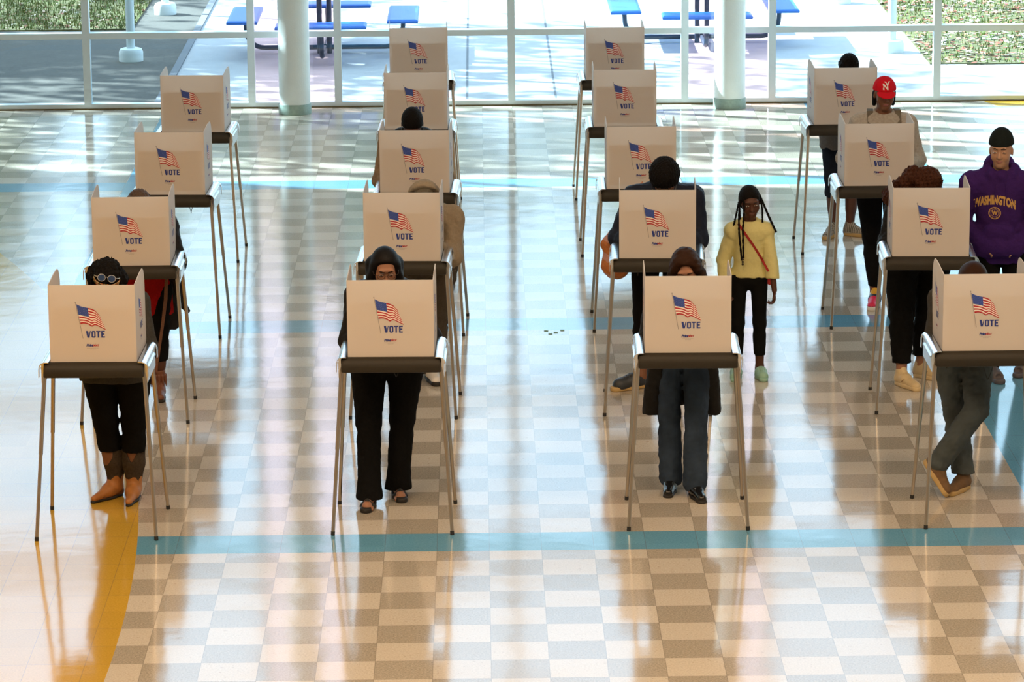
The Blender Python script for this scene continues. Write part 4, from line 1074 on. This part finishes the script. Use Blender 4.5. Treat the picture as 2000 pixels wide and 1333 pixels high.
# 8 --- third row, second booth
p = Person('p', 'person with short curly black hair, glasses and navy jacket at second booth of third row', 1.215, 4.30, 1.73, 1.15, lean=25, neck=58, nod=62, female=False, turn=-8,
    ankles=[(1.065, 4.12), (1.30, 4.25)], wrists=[(1.0, 3.86, 1.085), (1.32, 3.84, 1.085)], toes=[(-.86, -.5, 0), (-.3, -1, 0)], skin_col=B2, fine=.006, group=GP)
p.body(); p.top('navy_jacket', NAVY, .026, hem=.04, so=.026, folds=.006); p.trousers('leggings', BLACK, .010, .010, hem=.20, folds=.002)
shoes(p, NAVF, TANS, 'clog', 'clog', L=.28)
p.hair(H_CURL, None, .018, line=.035, noise=[(.006, .024, 1), (.005, .013, 2)]); glasses(p, .006)
r = empty('tote_bag', (0, 0, 0), 0, 'orange and pink patterned tote bag hanging at the navy-jacket voter\'s elbow', 'bag')
d = SDF(); d.rc((.965, 4.22, .98), (.90, 4.22, .84), .085, .10, .03, ((0, 1, 0), 1.6)); d.rc((.92, 4.22, 1.12), (.84, 4.22, .99), .03, .05, .04, ((0, 1, 0), 1.4)); d.rc((.86, 4.22, 1.0), (.835, 4.22, .84), .035, .035, .03); d.noise.append((.004, .07, 2))
OR_, PK_ = mat('orange_print', (.45, .15, .04), .6, noise=.4, nscale=60), mat('pink_print', (.50, .27, .23), .6, noise=.3, nscale=60)
o = link('bag_body', d.mesh('bag_body', .006), [OR_, PK_], r); recolor(o.data, lambda q: (np.sin((q[:, 0]*.6+q[:, 2])*46) > .35).astype(int))
strip('shoulder_strap', [(.93, 4.2, 1.12), (1.02, 4.17, 1.30), (1.075, 4.13, 1.395), (1.07, 4.20, 1.42)], .028, V(-.5, -.8, .3), OR_, r, .006)

# 9 --- girl
p = Person('p', 'girl with long braids in yellow sweatshirt, black leggings and mint clogs, standing watching', 1.825, 4.40, 1.31, .84, lean=2, neck=14, nod=16, turn=5, tilt=-5, headk=1.2, nobust=True,
    ankles=[(1.745, 4.40), (1.905, 4.40)], wrists=[(1.655, 4.33, .655), (1.995, 4.30, .635)], elbows=[(-.5, .9, -.2), (.5, .9, -.2)], toes=[(-.15, -1, 0), (.12, -1, 0)], skin_col=B1, fine=.0045, group=GP, shw=.150,
    handdir=[(V(.1, -.1, -1), V(1, 0, 0)), (V(-.05, -.25, -1), V(-1, -.2, 0))], curl=(30, 45, 30))
p.shr = .040; p.body(lip=(.15, .05, .04)); p.top('yellow_sweatshirt', YEL, .018, hem=.0, so=.022, ak=.006, sleeve=.95, folds=.004, h=.006, bust=False)
p.trousers('leggings', BLACK, .006, .004, hem=.155, folds=.0015, waist=.05, r3=.031)
shoes(p, MINT, MINT, 'clog', 'mint_clog', L=.27)
def ex(d):
    d.rc(p.hp(.012, .10, .095), p.hp(0, -.03, .14), .0022, .0022, .005, None, True)
hr = p.hair(H_CURL, ex, -.001, line=.028, noise=[(.0012, .015, 1)], slope=.72)
BR_ = [[(-.055, .085, .045), (-.052, .098, -.05), (-.06, .09, -.2), (-.055, .10, -.42)], [(-.076, .03, .02), (-.088, .045, -.1), (-.088, .075, -.22), (-.067, .10, -.44)],
       [(-.085, .0, .0), (-.105, .0, -.10), (-.125, .0, -.19)], [(-.08, -.03, .0), (-.075, -.03, -.1), (-.07, -.02, -.17)],
       [(.07, .0, .06), (.098, .01, .0), (.15, .01, -.12), (.205, .0, -.24)], [(.076, -.02, .05), (.105, -.01, -.02), (.145, .0, -.12), (.20, .0, -.23)], [(.082, .01, .02), (.095, .01, -.06), (.098, .0, -.16)]]
for b in BR_:
    P_ = [p.H+(p.R*q[0]+p.F*q[1]+V(0, 0, q[2]))*p.hs for q in b]; pts = []
    for k in range(25):
        c = curve(P_, k/24.) if False else None
    n_ = 26; fine = []
    for k in range(n_):
        t = k/(n_-1)*(len(P_)-1); i0 = min(int(t), len(P_)-2); fine.append(P_[i0]+(P_[i0+1]-P_[i0])*(t-i0))
    m = MB(); m.tube(fine, [.0066+.0016*math.sin(k*2.6) for k in range(n_)], 8); m.build('braid', H_CURL, hr, True)
m = MB(); c = p.H+(p.R*-.06+p.F*.102+V(0, 0, -.43))*p.hs
for dz in (0, -.018, -.034): m.lathe([(.003, dz-.008), (.0085, dz-.003), (.0085, dz+.003), (.003, dz+.008)], c[0], c[1], 10); 
m.v = [(v[0], v[1], v[2]+c[2]) for v in m.v]; m.build('hair_beads', FRAME_B, hr, True)
RS = cloth('red_strap', (.38, .035, .035))
sp = [p.sh[0]*.45+p.N*.55+V(0, .0, .03)]
r = empty('crossbody_bag', (0, 0, 0), 0, 'small red and white pouch on a red strap worn across the girl\'s yellow sweatshirt', 'bag')
path = []
for k in range(15):
    t = k/14; x = 1.825-.08+.205*t+.01*math.sin(t*3); z = 1.10-.33*t; path.append((x-p.H[0], z-p.H[2]))
P0 = p.project(p.t, [(a, b) for a, b in path], V(p.H[0], p.H[1]-.1, p.H[2]), V(1, 0, 0), V(0, 0, 1), V(0, -1, 0), .003)
strip('bag_strap', list(P0), .016, V(0, -1, .05), RS, r, .003)
m = MB(); m.box(P0[-1][0]-.002, P0[-1][0]+.045, P0[-1][1]+.01, P0[-1][1]+.05, P0[-1][2]-.10, P0[-1][2]+.01); m.build('pouch', [RS], r, False, .006)
m = MB(); m.box(P0[-1][0]+.0, P0[-1][0]+.043, P0[-1][1]+.006, P0[-1][1]+.009, P0[-1][2]-.045, P0[-1][2]-.01); m.build('white_flap', WHS, r)

# 10 --- right row, rear
p = Person('p', 'person with parted black hair, grey shirt and cropped navy leggings at rearmost right booth', 3.0, 9.42, 1.62, 1.12, lean=20, neck=50, nod=62,
    ankles=[(2.905, 9.30), (3.045, 9.32)], wrists=[(2.86, 8.98, 1.085), (3.1, 8.98, 1.085)], toes=[(-.45, -.9, 0), (.85, -.55, 0)], skin_col=B1, fine=.006, group=GP)
p.body(); p.top('grey_shirt', GSHIRT, .03, hem=.16, hemo=.03); p.trousers('cropped_leggings', NLEG, .014, .016, hem=.33)
sh_ = shoes(p, [STRP, mat('dark_stripe', (.09, .09, .08), .8)], TANS, 'sneaker', 'striped_shoe', L=.27)
for k_, c in enumerate(sh_): recolor(c.data, lambda q: ((np.sin((q-p.ank[k_])@p.toe[k_]*420) > .2) & (q[:, 2] > .035)).astype(int))
def ex(d): d.rc(p.hp(0, .09, .10), p.hp(0, -.08, .14), .004, .004, .006, None, True)
p.hair(H_CURL, ex, .004, line=.03, noise=CURLN)

# 11 --- red cap
p = Person('p', 'woman in red cap and oatmeal sweater with grey straps standing at a right-row booth', 3.02, 6.86, 1.72, 1.10, lean=6, neck=18, nod=10, turn=2,
    ankles=[(2.96, 6.64), (3.13, 6.92)], wrists=[(2.84, 6.62, 1.10), (3.16, 6.60, 1.09)], toes=[(-.25, -1, 0), (.5, -.8, 0)], skin_col=B2, fine=.005, group=GP)
p.body(); p.top('oatmeal_sweater', GREYK, .024, hem=.02, so=.024, folds=.005); p.trousers('black_leggings', BLACK, .012, .008, hem=.15, folds=.002)
sh_ = shoes(p, [MULTI, PINK, mat('yellow_panel', (.7, .4, .03), .5), mat('pale_panel', (.6, .6, .62), .5)], WHS, 'sneaker', 'bright_trainer', L=.28)
for k_, c in enumerate(sh_):
    A = p.ank[k_]; t = p.toe[k_]
    recolor(c.data, lambda q: np.select([((q-A)@t > .085) & (q[:, 2] > .035), (q[:, 2] > .10), np.abs((q-A)@t-.03) < .012], [1, 2, 3], 0))
d = SDF(); M = p.hm
cap(p, REDC, True, .056, 'red_cap', .003); p.hair(H_BLK, lambda d: [d.rc(p.hp(x*.07, -.02, 0), p.hp(x*.072, -.03, -.09), .022, .016, .02) for x in (-1, 1)], -.006, line=-.02)
vs, fs = text_mesh('N', .056, .0022); vy, fy_ = text_mesh('Y', .062, .0018)
mm = MB(); c0 = p.hp(0, .10, .088); dd = SDF(); dd.el(p.hp(0, -.012, .036), V(.089, .107, .101)*p.hs, p.hm, .0)
for (a, b, dx, dz) in ((vs, fs, -.006, -.006), (vy, fy_, .008, .004)):
    Pq = p.project(dd, [(v[0]+dx, v[1]+dz) for v in a], p.hp(0, .0, .088), p.hm[0], p.hm[2], p.hm[1], .0022, .3); mm.add(Pq, b)
mm.build('cap_monogram', mat('white_stitching', (.8, .78, .75), .7), p.root)
for x in (-1, 1):
    P0 = p.project(p.t, [(x*(.105+.02*math.sin(k/9*3)), -.03-.24*k/9) for k in range(10)], p.N+V(0, 0, -.06), p.R, V(0, 0, 1), p.F, .004)
    T0 = p.project(p.t, [(x*.095, -.06), (x*.10, -.02), (x*.105, .03)], p.N, p.R, p.F, V(0, 0, 1), .004); strip('backpack_strap', list(T0)+list(P0), .046, [V(0, 0, 1)]*2+[V(0, -.6, .8)]+[V(0, -1, .1)]*len(P0), VESTG, p.root, .009)
P0 = p.project(p.t, [(-.15+.3*k/9, -.20+.015*math.sin(k*.35)) for k in range(10)], p.N+V(0, 0, 0), p.R, V(0, 0, 1), p.F, .004)
strip('rolled_jacket_band', list(P0), .075, V(0, -1, .1), VESTG, p.root, .03)

# 12 --- right row, curly brown hair
p = Person('p', 'woman with long curly auburn-brown hair, dark jacket, black joggers and cream trainers', 2.985, 4.30, 1.66, 1.30, lean=30, neck=55, nod=50, turn=10, tilt=8,
    ankles=[(2.86, 4.10), (3.02, 4.33)], wrists=[(2.86, 3.84, 1.085), (3.12, 3.84, 1.085)], toes=[(.45, -.9, 0), (.7, -.7, 0)], skin_col=B3, fine=.0055, group=GP)
p.body(); p.top('dark_jacket', JKT, .028, hem=.04, so=.028, folds=.007); p.trousers('black_joggers', BLACK, .022, .016, hem=.16, r3=.045, folds=.005)
shoes(p, CREAM, CREAM, 'sneaker', 'cream_trainer', L=.29)
for c in [c for c in p.root.children if c.name.startswith('cream_trainer')]:
    i = 0 if abs(c.data.vertices[0].co.y-p.ank[0][1]) < .2 and c.data.vertices[0].co.x < 2.97 else 1
    A = p.ank[i]; t = p.toe[i]; s_ = np.cross(t, V(0, 0, 1)); mm = MB()
    for k in range(5):
        f_ = .055+.018*k; zz = .098-.011*k; q0 = V(A[0], A[1], 0)-t*.0; mm.tube([q0+t*f_-s_*.022+V(0, 0, zz-.008), q0+t*(f_+.003)+V(0, 0, zz), q0+t*f_+s_*.022+V(0, 0, zz-.008)], .0035, 6)
    
    m2 = MB(); sg = -1 if i == 0 else 1
    up_ = [(.035, .040), (.05, .034), (.075, .040), (.11, .062)]; dn_ = [(.11, .062), (.072, .030), (.045, .024), (.03, .034)]
    sd2 = s_*(1 if (s_@V(-1, -.3, 0)) > 0 else -1)
    q_ = up_+dn_[1:]; m2.add([V(A[0], A[1], 0)+t*a_+sd2*(.046-abs(a_-.05)*.02)+V(0, 0, z_+.012) for a_, z_ in q_], [tuple(range(len(q_)))]); m2.build('side_mark', mat('brown_mark', (.28, .15, .06), .6), c)
    mm.build('laces', mat('tan_laces', (.45, .33, .18), .8), c, True)
def ex(d):
    rg = np.random.default_rng(5)
    for i in range(60):
        a = rg.uniform(-2.6, .75); d.el(p.hp(.07*math.cos(a)-.045, -.02+.05*math.sin(a)*.6, rg.uniform(-.10, .09)), V(.04, .04, .042)*rg.uniform(.8, 1.2), None, .02)
    b = p.hp(-.09, -.03, .02); 
    for i in range(46): d.el(b+V(-.01-.0042*i*rg.uniform(.5, 1.1), .05*rg.uniform(-1, 1), .065-.0042*i+rg.uniform(-.03, .02)), V(.042, .042, .040)*rg.uniform(.8, 1.1), None, .02)
    for q_ in ((-.02, .0, .10), (-.05, .02, .07), (.02, .0, .10), (0, -.03, .10), (-.05, -.03, .08), (-.09, -.02, .05)): d.el(p.hp(*q_), V(.05, .05, .045), None, .02)
p.hair(H_AUB, ex, .014, line=.02, noise=[(.011, .034, 1), (.007, .017, 2)], h=.0045)

# 13 --- young man
p = Person('p', 'young man in black beanie and purple WASHINGTON hoodie, hands in its front pocket', 3.565, 4.46, 1.69, .97, lean=2, neck=12, nod=6, turn=-8, yaw=-8, female=False,
    ankles=[(3.50, 4.32), (3.78, 4.48)], wrists=[(3.425, 4.315, .955), (3.68, 4.30, .955)], toes=[(.2, -1, 0), (-.4, -.9, 0)], elbows=[(-.8, .9, -.5), (.8, .9, -.5)], skin_col=B5, fine=.0045, group=GP,
    handdir=[(V(.75, -.35, -.5), V(0, .8, -.4)), (V(-.75, -.35, -.5), V(0, .8, -.4))])
p.body(lip=(.38, .17, .13))
def ex(d):
    d.rc(p.P-p.R*.11+p.F*.15+V(0, 0, .0), p.P+p.R*.11+p.F*.15+V(0, 0, .0), .075, None, .03, (p.F, 1.25))
    d.rc(p.P-p.R*.05+p.F*.15+V(0, 0, .10), p.P+p.R*.05+p.F*.15+V(0, 0, .10), .06, None, .03, (p.F, 1.3))
    for k in range(9):
        a = 2*PI*k/8; q = p.N+V(.092*math.cos(a), .088*math.sin(a), .012+.03*math.sin(a)); d.el(q, (.042, .042, .05), None, .02)
    d.el(p.N+V(0, .10, .03), (.11, .06, .09), None, .03)
p.top('purple_hoodie', PURP, .032, hem=.13, so=.030, sleeve=.96, folds=.005, h=.006, extra=ex, hemo=.018)
p.trousers('black_trousers', BLACK, .02, .02, hem=.05, r3=.05); shoes(p, GREYR, GREYR, 'slide', 'slide', L=.29)
d = SDF(); M = p.hm; d.el(p.hp(0, -.014, .040), V(.089, .108, .122)*p.hs, M, .01); d.cut(-M[2]+M[1]*.0, p.hp(0, 0, .045), .004); d.noise.append((.0012, .012, 3)); link('beanie', d.mesh('beanie', .004), BEAN, p.root)
def chest_text(txt, size, cx, cz, arch=0, bold=.0, sx=1.):
    vs, fs = text_mesh(txt, size, bold, 0, 1.02)
    return [((v[0]*sx)+cx, v[1]*1.25+cz-arch*((v[0]*sx)**2)) for v in vs], fs
mm = MB(); og = p.N+V(0, 0, 0)
Zc = 1.245-og[2]; CX_ = -.035
for txt, size, cx, cz, arch, bold, sx in (('WASHINGTON', .066, CX_, Zc, 2.0, .0040, .62), ('W', .032, CX_, Zc-.09, 0, .0022, 1.1)):
    a, b = chest_text(txt, size, cx, cz, arch, bold, sx); mm.add(p.project(p.t, a, og, p.R, V(0, 0, 1), p.F, .0025), b)
for rr_, w_ in ((.043, .0045), (.027, .0022)):
    n_ = 40; vs = []; 
    for k in range(n_):
        a = 2*PI*k/n_; vs += [(CX_+(rr_-w_)*math.cos(a), Zc-.09+(rr_-w_)*math.sin(a)), (CX_+rr_*math.cos(a), Zc-.09+rr_*math.sin(a))]
    mm.add(p.project(p.t, vs, og, p.R, V(0, 0, 1), p.F, .0025), [(2*k, 2*k+1, (2*k+3) % (2*n_), (2*k+2) % (2*n_)) for k in range(n_)])
vs = []; fs = []
for k in range(26):
    a = 2*PI*k/26; c = V(CX_+.035*math.cos(a), Zc-.09+.035*math.sin(a)); e = .0022 if k % 3 else .0032
    i0 = len(vs); vs += [(c[0]-e, c[1]-e), (c[0]+e, c[1]-e), (c[0]+e*.3, c[1]+e), (c[0]-e, c[1]+e*.4)]; fs.append((i0, i0+1, i0+2, i0+3))
mm.add(p.project(p.t, vs, og, p.R, V(0, 0, 1), p.F, .0025), fs)
mm.build('chest_print', GOLDP, p.root)
for x in (-1, 1):
    P0 = p.project(p.t, [(x*.035+.005*k*x*.2, -.06-.022*k) for k in range(6)], og, p.R, V(0, 0, 1), p.F, .003); m = MB(); m.tube(list(P0), .0028, 6); m.build('drawstring', PURP, p.root, True)
# ------------------------------------------------------------------ light
SUN_EL, SUN_AZ = math.radians(33), math.radians(22)
sd = bpy.data.lights.new('sun', 'SUN'); sd.energy = 34; sd.angle = math.radians(.55); sd.color = (1, .97, .92)
so = bpy.data.objects.new('sun', sd); COL.objects.link(so)
dv = Vector((math.cos(SUN_AZ)*math.cos(SUN_EL), -math.sin(SUN_AZ)*math.cos(SUN_EL), -math.sin(SUN_EL)))
so.rotation_euler = dv.to_track_quat('-Z', 'Y').to_euler()
HZC = 5.6
wd = bpy.data.worlds.new('sky'); SC.world = wd; wd.use_nodes = True; n = NT(wd); bg = wd.node_tree.nodes['Background']
sk = n.n('ShaderNodeTexSky'); sk.sky_type = 'NISHITA'; sk.sun_disc = False; sk.sun_elevation = SUN_EL; sk.sun_rotation = math.radians(-68)
sk.air_density = 1.2; sk.dust_density = 2.0; sk.ozone_density = 1.
hs = n.n('ShaderNodeHueSaturation'); hs.inputs['Saturation'].default_value = .7; n.l(sk.outputs[0], hs.inputs['Color']); cl_ = n.mix(.7, hs.outputs[0], (HZC*.80, HZC*.93, HZC*1.08)); n.l(cl_, bg.inputs[0]); bg.inputs[1].default_value = SKY if 'SKY' in globals() else .70
def lamp(name, loc, size, en, col, rot=(0, 0, 0), sy=None):
    l = bpy.data.lights.new(name, 'AREA'); l.energy = en; l.size = size; l.color = col
    if sy: l.shape = 'RECTANGLE'; l.size_y = sy
    o = bpy.data.objects.new(name, l); COL.objects.link(o); o.location = loc; o.rotation_euler = rot; return o
WARM = (1, .70, .43)
for i, (x, y) in enumerate([(-6, -9), (0, -9), (6, -9), (-6, -4), (0, -4), (6, -4)]):
    lamp('ceiling_lamp', (x, y, ROOMH-.06), 2.2, LAMP if 'LAMP' in globals() else 310, WARM)
for i, (x, y) in enumerate([(-5, 4), (5, 4)]):
    lamp('ceiling_lamp', (x, y, ROOMH-.06), 2.0, 30, (1, .92, .85))
SC.cycles.use_adaptive_sampling = True; SC.cycles.adaptive_threshold = .02
SC.cycles.use_denoising = True
SC.cycles.max_bounces = 8; SC.cycles.diffuse_bounces = 4; SC.cycles.glossy_bounces = 4; SC.cycles.transmission_bounces = 4; SC.cycles.transparent_max_bounces = 12
SC.cycles.sample_clamp_indirect = 6; SC.cycles.caustics_reflective = False; SC.cycles.caustics_refractive = False
